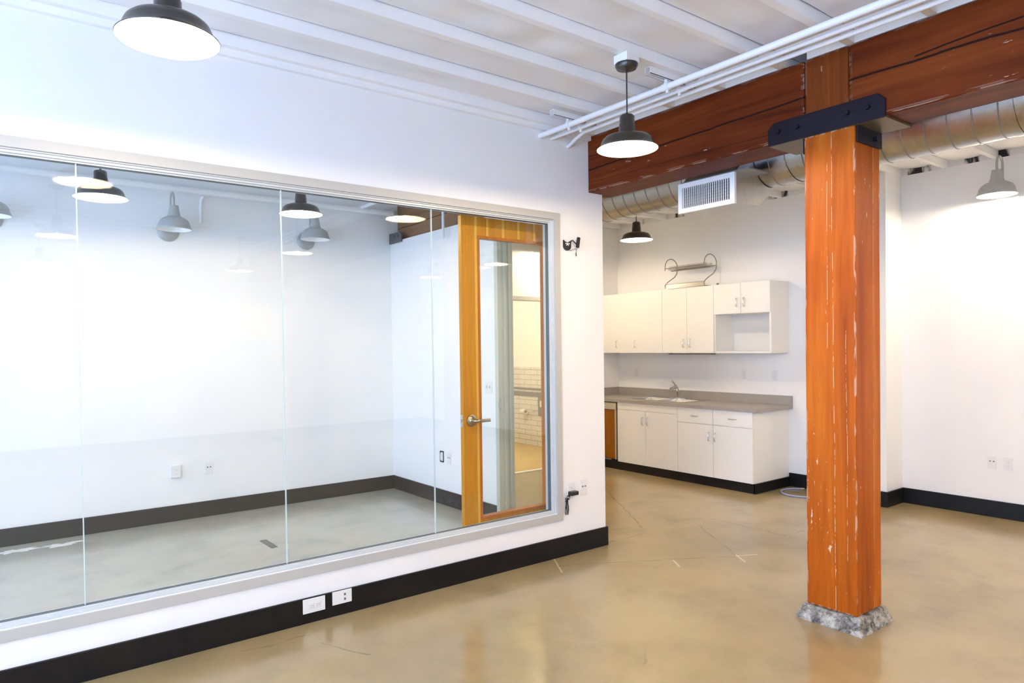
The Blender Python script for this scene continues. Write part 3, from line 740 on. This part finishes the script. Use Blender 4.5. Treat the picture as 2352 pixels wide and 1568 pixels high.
# ---------------------------------------------------------------- gooseneck wall lamps
def make_gooseneck(loc, label, lit, direction):
    """plate on the wall at loc; direction = unit vector out of the wall (axis aligned)"""
    t = thing('gooseneck_lamp', loc, label, 'wall lamp', 'galvanised gooseneck wall lamps')
    dx, dy = direction
    def P(a, z): return (dx*a, dy*a, z)
    ax = 'X' if dx else 'Y'; s = dx or dy
    b = BM(); lathe(b, [(.095, 0), (.095, s*.008), (.080, s*.022), (.04, s*.030), (.001, s*.032)], (0, 0, 0), 40, ax)
    obj('wall_plate', b, 'lamp_grey' if not lit else 'white_paint', t, world=False, smooth=True)  # lit lamps get a white plate, the bulb's glow put into its colour
    pts = [P(.03, .03), P(.06, .05)]
    cx_ = .195; cz = .20; r = .070
    pts = [P(.02, .06), P(.085, .072), P(.118, .10), P(.125, .15)]
    pts += [P(cx_+r*math.cos(math.radians(a)), cz+.06+r*math.sin(math.radians(a))) for a in range(180, -1, -15)]
    pts += [P(cx_+r, .20)]
    b = BM(); tube(b, pts, .0095, 12); obj('gooseneck_arm', b, 'lamp_grey', t, world=False, smooth=True)
    sx, sy, sz = P(cx_+r, 0)
    b = BM(); lathe(b, [(.148, -.02), (.149, -.016), (.138, .015), (.130, .045), (.115, .068), (.085, .088), (.058, .100), (.050, .125), (.040, .185), (.038, .200), (.010, .206)], (sx, sy, sz), 48)
    sh = obj('shade', b, 'lamp_grey', t, world=False, smooth=True)
    b = BM(); lathe(b, [(.1465, -.0195), (.1365, .014), (.1285, .044), (.113, .066), (.083, .086), (.001, .094)], (sx, sy, sz), 48)
    obj('shade_lining', b, 'liner_white', t, world=False, smooth=True)
    b = BM(); lathe(b, [(.001, .0), (.022, .006), (.030, .028), (.028, .05), (.016, .085)], (sx, sy, sz), 24)
    obj('bulb', b, 'bulb' if lit else 'plastic_white', t, world=False, smooth=True)
    if lit:
        l = bpy.data.lights.new('bulb_light', 'POINT'); l.energy = BULB_W*1.15; l.color = (1, .82, .6); l.shadow_soft_size = .03
        lo = bpy.data.objects.new('bulb_light', l); COL.objects.link(lo); lo.parent = t; lo.location = (sx, sy, -.002)
    return t
make_gooseneck((XR, 2.195, 2.90), 'lit grey gooseneck wall lamp on the far right wall', True, (-1, 0))
make_gooseneck((5.80, YK, 2.84), 'lit gooseneck lamp over the washroom doorway, seen through the door glass', True, (0, -1))
make_gooseneck((1.425, YO, 2.74), 'unlit grey gooseneck lamp on the office back wall, between two pane joints', False, (0, -1))
make_gooseneck((2.765, YO, 2.76), 'unlit grey gooseneck lamp on the office back wall, behind the middle pendant', False, (0, -1))
make_gooseneck((.07, YO, 2.73), 'unlit grey gooseneck lamp cut off by the left edge of the picture', False, (0, -1))

# ---------------------------------------------------------------- kitchen cabinets
XUF = 6.905; UZ0, UZ1 = 1.504, 2.305
def handle(b, x, y, z, ln=.096, vertical=True):
    if vertical:
        tube(b, [(x, y, z-ln/2), (x-.022, y, z-ln/2+.004), (x-.028, y, z-ln/2+.014), (x-.028, y, z+ln/2-.014), (x-.022, y, z+ln/2-.004), (x, y, z+ln/2)], .0045, 8)
    else:
        tube(b, [(x, y-ln/2, z), (x-.022, y-ln/2+.004, z), (x-.028, y-ln/2+.014, z), (x-.028, y+ln/2-.014, z), (x-.022, y+ln/2-.004, z), (x, y+ln/2, z)], .0045, 8)
def door(par, y0, y1, z0, z1, x, hy, hz, nm='door', horiz=False):
    b = BM(); box(b, x-.018, x-.001, y0+.0022, y1-.0022, z0+.002, z1-.002, .0015); d = obj(nm, b, 'laminate_white', par)
    if hy is not None:
        h = BM(); handle(h, x-.018, hy, hz, vertical=not horiz); obj('handle', h, 'steel', d, smooth=True)
    return d
def wall_cab(y0, y1, doors, label, xf=XUF, z0=UZ0, body=True):
    t = thing('wall_cabinet', (XK, (y0+y1)/2, z0), label, 'cabinet', 'white wall cabinets over the kitchen counter')
    b = BM(); box(b, xf, XK-.001, y0+.0005, y1-.0005, z0, UZ1); obj('cabinet_body', b, 'laminate_white', t)
    for (a, c, hy) in doors: door(t, a, c, z0, UZ1, xf, hy, z0+.12)
wall_cab(6.241, YK-.002, [(6.255, YK-.02, 6.545)], 'white wall cabinet in the corner, partly hidden by the partition', xf=XUF+.035)
wall_cab(5.736, 6.241, [(5.736, 6.241, 6.185)], 'white single door wall cabinet between the corner and the middle cabinet')
wall_cab(4.969, 5.736, [(5.353, 5.736, 5.40), (4.969, 5.353, 5.305)], 'white double door wall cabinet under the dish rack')
mc = thing('wall_cabinet', (XK, 4.6, UZ0), 'white wall cabinet with two short doors over an open shelf niche', 'cabinet', 'white wall cabinets over the kitchen counter')
ym0, ym1 = 4.238, 4.969; ZN = 1.955
b = BM(); box(b, XUF, XK-.001, ym0, ym1-.0005, ZN, UZ1); obj('cabinet_body', b, 'laminate_white', mc)
b = BM(); box(b, XUF, XK-.001, ym0, ym0+.019, UZ0, ZN); obj('side_panel', b, 'laminate_white', mc)
b = BM(); box(b, XUF, XK-.001, ym1-.019, ym1-.0005, UZ0, ZN); obj('side_panel', b, 'laminate_white', mc)
b = BM(); box(b, XUF, XK-.001, ym0+.019, ym1-.019, UZ0, UZ0+.022); obj('shelf', b, 'laminate_white', mc)
b = BM(); box(b, XK-.012, XK-.001, ym0+.019, ym1-.019, UZ0+.022, ZN); obj('back_panel', b, 'laminate_inner', mc)
door(mc, 4.603, ym1, ZN, UZ1, XUF, 4.652, 2.085); door(mc, ym0, 4.603, ZN, UZ1, XUF, 4.556, 2.085)
b = BM(); tube(b, [(7.0, 5.70, UZ0-.012), (7.0, 5.05, UZ0-.012)], .006, 8); box(b, 6.985, 7.015, 5.68, 5.72, UZ0-.02, UZ0); box(b, 6.985, 7.015, 5.03, 5.07, UZ0-.02, UZ0)
o = obj('under_cabinet_rail', b, 'grey_metal', origin=(7.0, 5.4, UZ0-.02)); tag(o, 'thin dark rail under the double door wall cabinet', 'rail')

XBF = 6.575; ZC0, ZC1 = .875, .914; KZ = .105
def base_cab(y0, y1, label):
    t = thing('base_cabinet', (XK, (y0+y1)/2, 0), label, 'cabinet', 'white base cabinets under the grey worktop')
    b = BM(); box(b, XBF, XK-.001, y0+.0005, y0+.018, KZ, ZC0-.001); box(b, XBF, XK-.001, y1-.018, y1-.0005, KZ, ZC0-.001)
    box(b, XBF, XK-.001, y0+.018, y1-.018, KZ, KZ+.018); box(b, XK-.012, XK-.001, y0+.018, y1-.018, KZ+.018, ZC0-.001)
    box(b, XBF, XBF+.018, y0+.018, y1-.018, KZ+.018, ZC0-.001)
    obj('cabinet_body', b, 'laminate_white', t)
    b = BM(); box(b, XBF+.03, XK-.001, y0+.02, y1-.0005, 0, KZ); obj('plinth', b, 'base_black', t)
    return t
t = base_cab(5.244, 6.211, 'white sink base cabinet with two doors beside the dishwasher')
door(t, 5.244, 6.211, .785, ZC0, XBF, None, None, 'false_front')
door(t, 5.735, 6.211, KZ, .785, XBF, 5.777, .66); door(t, 5.244, 5.735, KZ, .785, XBF, 5.697, .66)
t = base_cab(4.248, 5.244, 'white base cabinet with two drawers over two doors at the end of the counter')
door(t, 4.748, 5.244, .70, ZC0, XBF, 4.996, .785, 'drawer', True); door(t, 4.248, 4.748, .70, ZC0, XBF, 4.494, .785, 'drawer', True)
door(t, 4.748, 5.244, KZ, .70, XBF, 4.797, .565); door(t, 4.248, 4.748, KZ, .70, XBF, 4.715, .565)
b = BM(); box(b, XBF-.004, XBF+.02, 4.236, YK-.002, 0, KZ+.002); box(b, XBF-.004, XK, 4.228, 4.246, 0, KZ+.002)
struct('baseboard_cabinets', b, 'base_black', 'black plinth board around the base cabinets')
dw = thing('dishwasher', (XK, 6.52, 0), 'dishwasher with orange brown wood front left of the sink cabinet', 'dishwasher')
b = BM(); box(b, XBF+.03, XK-.002, 6.235, YK-.004, KZ, ZC0-.004); obj('dishwasher_body', b, 'dark_slot', dw)
b = BM(); box(b, XBF-.008, XBF+.03, 6.262, YK-.006, .13, .768); obj('door_panel', b, 'dw_wood', dw, bevel=.002)
b = BM(); box(b, XBF-.016, XBF+.03, 6.238, YK-.006, .772, ZC0-.012, .004); box(b, XBF-.012, XBF+.03, 6.238, 6.262, .125, .772); obj('control_panel', b, 'dw_steel', dw)
b = BM(); box(b, XBF-.019, XBF-.015, 6.42, 6.52, .81, .83); obj('door_latch', b, 'chrome', dw)
b = BM(); box(b, XBF+.004, XBF+.02, 6.35, 6.75, .108, .122); obj('lower_trim', b, 'dw_steel', dw)

# worktop with a cut-out for the sink
wt = thing('worktop', (XK, 5.5, ZC1), 'long grey laminate worktop with a low backsplash', 'worktop')
SX0, SX1, SY0, SY1 = 6.665, 7.175, 5.27, 6.11
wx0, wy0 = 6.538, 4.198
b = BM()
box(b, wx0, SX0, wy0, YK-.001, ZC0, ZC1); box(b, SX1, XK-.001, wy0, YK-.001, ZC0, ZC1)
box(b, SX0, SX1, wy0, SY0, ZC0, ZC1); box(b, SX0, SX1, SY1, YK-.001, ZC0, ZC1)
obj('worktop_slab', b, 'counter', wt)
b = BM(); box(b, XK-.022, XK-.001, wy0, YK-.001, ZC1, 1.018); obj('backsplash', b, 'counter', wt)
b = BM(); box(b, wx0+.02, XK-.022, YK-.022, YK-.001, ZC1, 1.018); obj('backsplash', b, 'counter', wt)
sk = thing('sink', (6.92, 5.69, ZC1), 'stainless steel double bowl sink set in the grey worktop', 'sink')
b = BM()
rx0, rx1, ry0, ry1 = SX0-.02, SX1+.02, SY0-.02, SY1+.02
bx0, bx1 = SX0+.012, SX1-.09; by = [(SY0+.01, 5.675), (5.705, SY1-.01)]
z0, z1 = ZC1+.0005, ZC1+.005
box(b, rx0, bx0, ry0, ry1, z0, z1); box(b, bx1, rx1, ry0, ry1, z0, z1)
box(b, bx0, bx1, ry0, by[0][0], z0, z1); box(b, bx0, bx1, by[0][1], by[1][0], z0, z1); box(b, bx0, bx1, by[1][1], ry1, z0, z1)
obj('sink_rim', b, 'steel', sk)
for (a, c) in by:
    b = BM(); zb = ZC1-.17
    V = [b.verts.new(p) for p in ((bx0, a, z0), (bx1, a, z0), (bx1, c, z0), (bx0, c, z0), (bx0+.03, a+.03, zb), (bx1-.03, a+.03, zb), (bx1-.03, c-.03, zb), (bx0+.03, c-.03, zb))]
    for f in ((0, 1, 5, 4), (1, 2, 6, 5), (2, 3, 7, 6), (3, 0, 4, 7), (4, 5, 6, 7)): b.faces.new([V[i] for i in f])
    bo = obj('sink_bowl', b, 'steel', sk)
    b = BM(); lathe(b, [(.001, .004), (.03, .004), (.042, .0015)], ((bx0+bx1)/2, (a+c)/2, zb), 24); obj('drain', b, 'chrome', bo, smooth=True)
fx, fy = SX1-.035, 5.69
fa = thing('faucet', (fx, fy, ZC1+.005), 'chrome single lever faucet rising behind the double sink', 'faucet')
b = BM(); lathe(b, [(.001, .012), (.028, .012), (.032, .0), ], (fx, fy, ZC1+.005), 24); box(b, fx-.025, fx+.025, fy-.12, fy+.12, ZC1+.005, ZC1+.013, .003)
obj('base_plate', b, 'chrome', fa, smooth=True)
b = BM(); tube(b, [(fx, fy, ZC1+.01), (fx-.008, fy, ZC1+.08), (fx-.03, fy, ZC1+.14), (fx-.065, fy, ZC1+.168)], [.024, .022, .021, .022], 18); obj('faucet_body', b, 'chrome', fa, smooth=True)
b = BM(); tube(b, [(fx-.03, fy, ZC1+.135), (fx-.09, fy, ZC1+.15), (fx-.15, fy, ZC1+.135), (fx-.17, fy, ZC1+.11)], [.016, .016, .017, .018], 16); obj('spout', b, 'chrome', fa, smooth=True)
b = BM(); tube(b, [(fx-.055, fy, ZC1+.165), (fx-.075, fy+.004, ZC1+.20), (fx-.125, fy+.008, ZC1+.235)], [.010, .009, .012], 12); obj('lever', b, 'chrome', fa, smooth=True)

# dish rack on top of the wall cabinets
ZR = UZ1+.004
dr = thing('dish_rack', (7.0, 5.42, ZR), 'chrome two tier dish rack standing on top of the wall cabinets', 'rack')
ra, rb = 5.12, 5.71
fxr, bxr = 6.925, 7.165
for y in (ra, rb):
    b = BM()
    pts = [(fxr, y, ZR+.012), (fxr-.004, y, ZR+.05), (fxr+.02, y, ZR+.075), (fxr+.09, y, ZR+.115), (fxr+.18, y, ZR+.16), (fxr+.225, y, ZR+.205), (bxr, y, ZR+.26)]
    pts += [(fxr+.12+.12*math.cos(math.radians(a)), y, ZR+.285+.105*math.sin(math.radians(a))) for a in range(0, 181, 15)]
    pts += [(fxr-.006, y, ZR+.235)]
    tube(b, pts, .0055, 10); obj('side_loop', b, 'rack_wire', dr, smooth=True)
    b = BM(); tube(b, [(fxr, y, ZR+.006), (bxr+.02, y, ZR+.006)], .006, 10); box(b, bxr+.01, bxr+.03, y-.01, y+.01, ZR, ZR+.045); obj('foot_rail', b, 'rack_wire', dr, smooth=True)
b = BM(); tube(b, [(fxr, ra, ZR+.006), (fxr, rb, ZR+.006)], .007, 10); tube(b, [(fxr+.01, ra, ZR+.058), (fxr+.01, rb, ZR+.058)], .004, 8)
box(b, fxr+.004, fxr+.008, ra+.01, rb-.01, ZR+.012, ZR+.055); obj('drip_tray', b, 'steel', dr, smooth=True)
b = BM()
for x, z in ((fxr+.005, ZR+.262), (fxr+.12, ZR+.235), (bxr-.002, ZR+.262)): tube(b, [(x, ra, z), (x, rb, z)], .0045, 8)
obj('shelf_rail', b, 'rack_wire', dr, smooth=True)
for k in range(30):
    y = ra+.02+(rb-ra-.04)*k/29
    b = BM(); tube(b, [(fxr+.005, y, ZR+.262), (fxr+.045, y, ZR+.24), (fxr+.062, y, ZR+.292), (fxr+.08, y, ZR+.238), (fxr+.12, y, ZR+.235), (fxr+.16, y, ZR+.238), (fxr+.178, y, ZR+.292), (fxr+.196, y, ZR+.24), (bxr-.002, y, ZR+.262)], .0021, 5, cap=False)
    obj('plate_divider', b, 'rack_wire', dr)

# ---------------------------------------------------------------- outlets
def outlet(loc, normal, label, group, w_=.07, h_=.115, kind='duplex', depth=.006):
    """wall plate; normal in '-X','-Y'; kinds: duplex, data, open, wide, adapter"""
    t = thing('wall_outlet', loc, label, 'outlet', group)
    def bx_(b, u0, u1, d0, d1, z0, z1, bev=0):   # u across, d outwards
        if normal == '-Y': box(b, u0, u1, -d1, -d0, z0, z1, bev)
        else: box(b, -d1, -d0, u0, u1, z0, z1, bev)
    b = BM()
    if kind == 'open':
        bx_(b, -w_/2, -w_/2+.008, 0, .006, -h_/2, h_/2); bx_(b, w_/2-.008, w_/2, 0, .006, -h_/2, h_/2)
        bx_(b, -w_/2, w_/2, 0, .006, h_/2-.012, h_/2); bx_(b, -w_/2, w_/2, 0, .006, -h_/2, -h_/2+.012)
        obj('box_frame', b, 'dark_slot', t, world=False)
        b = BM(); bx_(b, -.016, .016, 0, .012, -.034, .034); obj('receptacle', b, 'plastic_white', t, world=False); return t
    bx_(b, -w_/2, w_/2, 0.0005, depth, -h_/2, h_/2, .002); obj('cover_plate', b, 'plastic_white', t, world=False)
    horiz = w_ > h_
    def sock(u, z):
        b = BM(); bx_(b, u-.017, u+.017, depth, depth+.003, z-.015, z+.015, .002)
        s = obj('receptacle', b, 'plastic_white', t, world=False)
        b = BM()
        if horiz: bx_(b, u-.007, u+.0, depth+.003, depth+.0036, z+.004, z+.006); bx_(b, u-.007, u+.0, depth+.003, depth+.0036, z-.006, z-.004); bx_(b, u+.006, u+.010, depth+.003, depth+.0036, z-.002, z+.002)
        else: bx_(b, u-.0065, u-.0045, depth+.003, depth+.0036, z-.001, z+.007); bx_(b, u+.0045, u+.0065, depth+.003, depth+.0036, z-.001, z+.007); bx_(b, u-.002, u+.002, depth+.003, depth+.0036, z-.009, z-.005)
        obj('slots', b, 'grey_metal', s, world=False)
    if kind == 'duplex':
        for k in (-.02, .02): sock(k, 0) if horiz else sock(0, k)
    elif kind == 'data':
        for k in (-.014, .014):
            b = BM()
            if horiz: bx_(b, .012, .022, depth, depth+.002, k-.007, k+.007)
            else: bx_(b, k-.006, k+.006, depth, depth+.002, .004, .014)
            obj('data_jack', b, 'bracket_grey', t, world=False)
    elif kind == 'switch':
        for k in (-.023, .023):
            b = BM(); bx_(b, k-.006, k+.006, depth, depth+.006, -.012, .012); obj('toggle', b, 'plastic_shade', t, world=False)
    return t
g1 = 'outlets set in the black baseboard'
outlet((1.543, YP-.016, .103), '-Y', 'wide white power outlet in the black baseboard, left of its neighbour', g1, .137, .085)
outlet((1.72, YP-.016, .110), '-Y', 'white data outlet with two dark ports in the black baseboard', g1, .125, .080, 'data')
outlet((3.63, YP, .495), '-Y', 'white outlet on the partition end with the black adapter plugged in', 'outlets on the partition end', depth=.005)
outlet((3.765, YP, .500), '-Y', 'white data plate on the partition end, right of the black adapter', 'outlets on the partition end', kind='data')
g2 = 'outlets low on the office walls'
outlet((1.448, YO, .471), '-Y', 'thick white outlet block on the office back wall', g2, .085, .115, depth=.03)
outlet((1.750, YO, .468), '-Y', 'flat white data plate on the office back wall', g2, kind='data')
outlet((XO0, 6.035, .489), '-X', 'uncovered outlet box with black edges on the office end wall', g2, kind='open')
outlet((XO0, 5.900, .483), '-X', 'white data plate beside the uncovered box on the office end wall', g2, kind='data')
outlet((XO0, 5.20, 1.24), '-X', 'white double light switch on the office end wall beside the doorway', 'light switches', .115, .115, 'switch')
g3 = 'outlets above the kitchen worktop'
outlet((XK, 6.507, 1.235), '-X', 'white outlet above the worktop, left of the faucet', g3)
outlet((XK, 4.815, 1.250), '-X', 'white outlet above the worktop, right of the faucet', g3)
outlet((XK, 4.408, 1.245), '-X', 'white outlet above the worktop, nearest the timber post', g3)
g4 = 'outlets on the far right wall'
outlet((XR, 2.318, .500), '-X', 'white data plate low on the far right wall', g4, kind='data')
outlet((XR, 2.190, .500), '-X', 'white duplex outlet low on the far right wall, beside the data plate', g4)

# ---------------------------------------------------------------- small black gadgets on the partition
wm = thing('webcam_mount', (3.615, YP, 2.395), 'small black camera bracket with a tilted module high on the partition', 'camera mount')
b = BM()
outl = [(3.575, 2.428), (3.590, 2.416), (3.612, 2.411), (3.632, 2.416), (3.650, 2.428)]
for i in range(0, 13):
    a = math.radians(0-180*i/12); outl.append((3.6125+.0375*math.cos(a), 2.385+.036*math.sin(a)))
prism(b, outl, 'Y', YP-.014, YP-.002); obj('back_plate', b, 'black_plastic', wm)
for x, z, r in ((3.612, 2.398, .0095), (3.596, 2.402, .006), (3.629, 2.402, .006), (3.600, 2.388, .004), (3.622, 2.387, .004)):
    b = BM(); lathe(b, [(r, -.0148), (.0001, -.0148)], (x, YP, z), 16, 'Y'); obj('screw_hole', b, 'plastic_white', wm)
b = BM(); tube(b, [(3.650, YP-.01, 2.425), (3.658, YP-.025, 2.428), (3.668, YP-.035, 2.410), (3.680, YP-.04, 2.400)], .005, 8); obj('mount_arm', b, 'black_plastic', wm, smooth=True)
b = BM(); box(b, -.013, .013, -.010, .010, -.042, .042, .006)
bmesh.ops.rotate(b, verts=b.verts, cent=(0, 0, 0), matrix=Matrix.Rotation(math.radians(10), 3, 'Y')); bmesh.ops.translate(b, verts=b.verts, vec=(3.694, YP-.045, 2.412))
obj('camera_module', b, 'black_plastic', wm)
b = BM(); tube(b, [(3.640, YP-.008, 2.352), (3.652, YP-.01, 2.350), (3.668, YP-.012, 2.362), (3.688, YP-.03, 2.366), (3.698, YP-.02, 2.352), (3.704, YP-.01, 2.335)], .0016, 6)
tube(b, [(3.704, YP-.01, 2.338), (3.706, YP-.01, 2.312)], .0035, 8); obj('cable', b, 'black_plastic', wm, smooth=True)
pa = thing('power_adapter', (3.62, YP-.008, .47), 'black plug adapter with a bundled cord under the outlet by the window frame', 'adapter')
b = BM(); box(b, 3.590, 3.665, YP-.055, YP-.009, .462, .493, .006); obj('adapter_body', b, 'black_plastic', pa)
b = BM(); tube(b, [(3.592, YP-.03, .472), (3.574, YP-.02, .462), (3.572, YP-.015, .447), (3.580, YP-.012, .438)], .002, 6)
random.seed(3)
for k in range(7):
    x = 3.574+.003*k; pts = [(x, YP-.012-.002*(k % 3), .44)]
    pts = [(3.576+.012*math.sin(k)+.004*math.cos(i*.8+k), YP-.010-.003*(k % 4), .445-.13*i/8) for i in range(9)]
    tube(b, pts, .0024, 6)
for i in range(3):
    tube(b, arc((3.586, .447), .012+.002*i, 0, 330, 14, 'XZ', YP-.014-.003*i), .0024, 6)
obj('cord_bundle', b, 'black_plastic', pa, smooth=True)
b = BM(); box(b, 3.560, 3.576, YP-.018, YP-.010, .415, .421); box(b, 3.560, 3.576, YP-.018, YP-.010, .367, .373); obj('cord_tie', b, 'black_plastic', pa)

# ---------------------------------------------------------------- floor odds and ends
b = BM(); pts = [(XK-.25, 3.86, .016)]
c0 = (6.98, 3.93)
pts = arc(c0, .215, 35, 275, 30, 'XY', .009)
tube(b, pts, .0085, 8)
hs = obj('water_hose', b, 'hose_blue', origin=(6.98, 3.93, 0), smooth=True); tag(hs, 'grey blue hose coiled on the floor at the end of the cabinets', 'hose')
b = BM(); e0 = Vector(pts[0]); tube(b, [e0, e0+(Vector(pts[0])-Vector(pts[1])).normalized()*.04], .011, 10); obj('hose_fitting', b, 'brass_nickel', hs, smooth=True)
b = BM(); prism(b, [(1.845, 5.87), (1.90, 5.87), (1.905, 5.60), (1.852, 5.59)], 'Z', .0004, .003)
o = obj('floor_tape', b, 'tape_grey', origin=(1.87, 5.7, 0)); tag(o, 'short strip of dark grey tape stuck on the office floor', 'tape')
def blob(cx, cy, rx, ry, seed, label):
    b = BM(); pts = []
    for i in range(40):
        a = 2*math.pi*i/40; k = 1+.95*noise.noise(Vector((math.cos(a)*2.6+seed, math.sin(a)*2.6, seed)))
        pts.append((cx+rx*k*math.cos(a), cy+ry*k*math.sin(a)))
    prism(b, pts, 'Z', .0003, .0012); o = obj('plaster_patch', b, 'patch_white', origin=(cx, cy, 0)); tag(o, label, 'patch', 'white patches on the office floor')
blob(.50, 6.84, .13, .055, 1.3, 'longer white plaster patch on the office floor near the left pane joint')
blob(.17, 6.86, .13, .055, 4.1, 'white plaster patch on the office floor at the left picture edge')
# washroom fittings
pr = thing('paper_holder', (7.112, 8.67, .545), 'toilet paper holder on the white tiled washroom wall', 'paper holder')
b = BM(); tube(b, [(7.112, 8.53, .56), (7.05, 8.53, .56), (7.04, 8.55, .56), (7.04, 8.80, .56)], .008, 8); obj('holder_arm', b, 'chrome', pr, smooth=True)
b = BM(); lathe(b, [(.012, 8.69), (.045, 8.69), (.045, 8.80), (.012, 8.80)], (7.04, 0, .545), 24, 'Y'); obj('paper_roll', b, 'plastic_white', pr, smooth=True)
b = BM(); box(b, 7.08, 7.111, 8.10, 8.43, .50, .80, .004)
dp = thing('dispenser_box', (7.1, 8.26, .5), 'grey metal dispenser box on the washroom tiles', 'dispenser'); obj('box_body', b, 'grey_metal', dp)
b = BM(); box(b, 7.078, 7.081, 8.28, 8.38, .64, .74); obj('paper_sheet', b, 'plastic_white', dp)
wl = bpy.data.lights.new('added_washroom_light', 'POINT'); wl.energy = 70; wl.color = (1, .85, .62); wl.shadow_soft_size = .12  # light added to brighten the washroom, its source unseen
o = bpy.data.objects.new('added_washroom_light', wl); COL.objects.link(o); o.location = (5.6, 8.2, 2.55)
# unseen ceiling lamp added to go with the washroom light
b = BM(); lathe(b, [(.001, 2.60), (.10, 2.61), (.13, 2.65), (.13, 2.699)], (5.6, 8.2, 0), 32); o = obj('added_ceiling_lamp', b, 'liner_white', origin=(5.6, 8.2, 2.65), smooth=True)
tag(o, 'added round white ceiling lamp, unseen in the washroom', 'ceiling lamp')
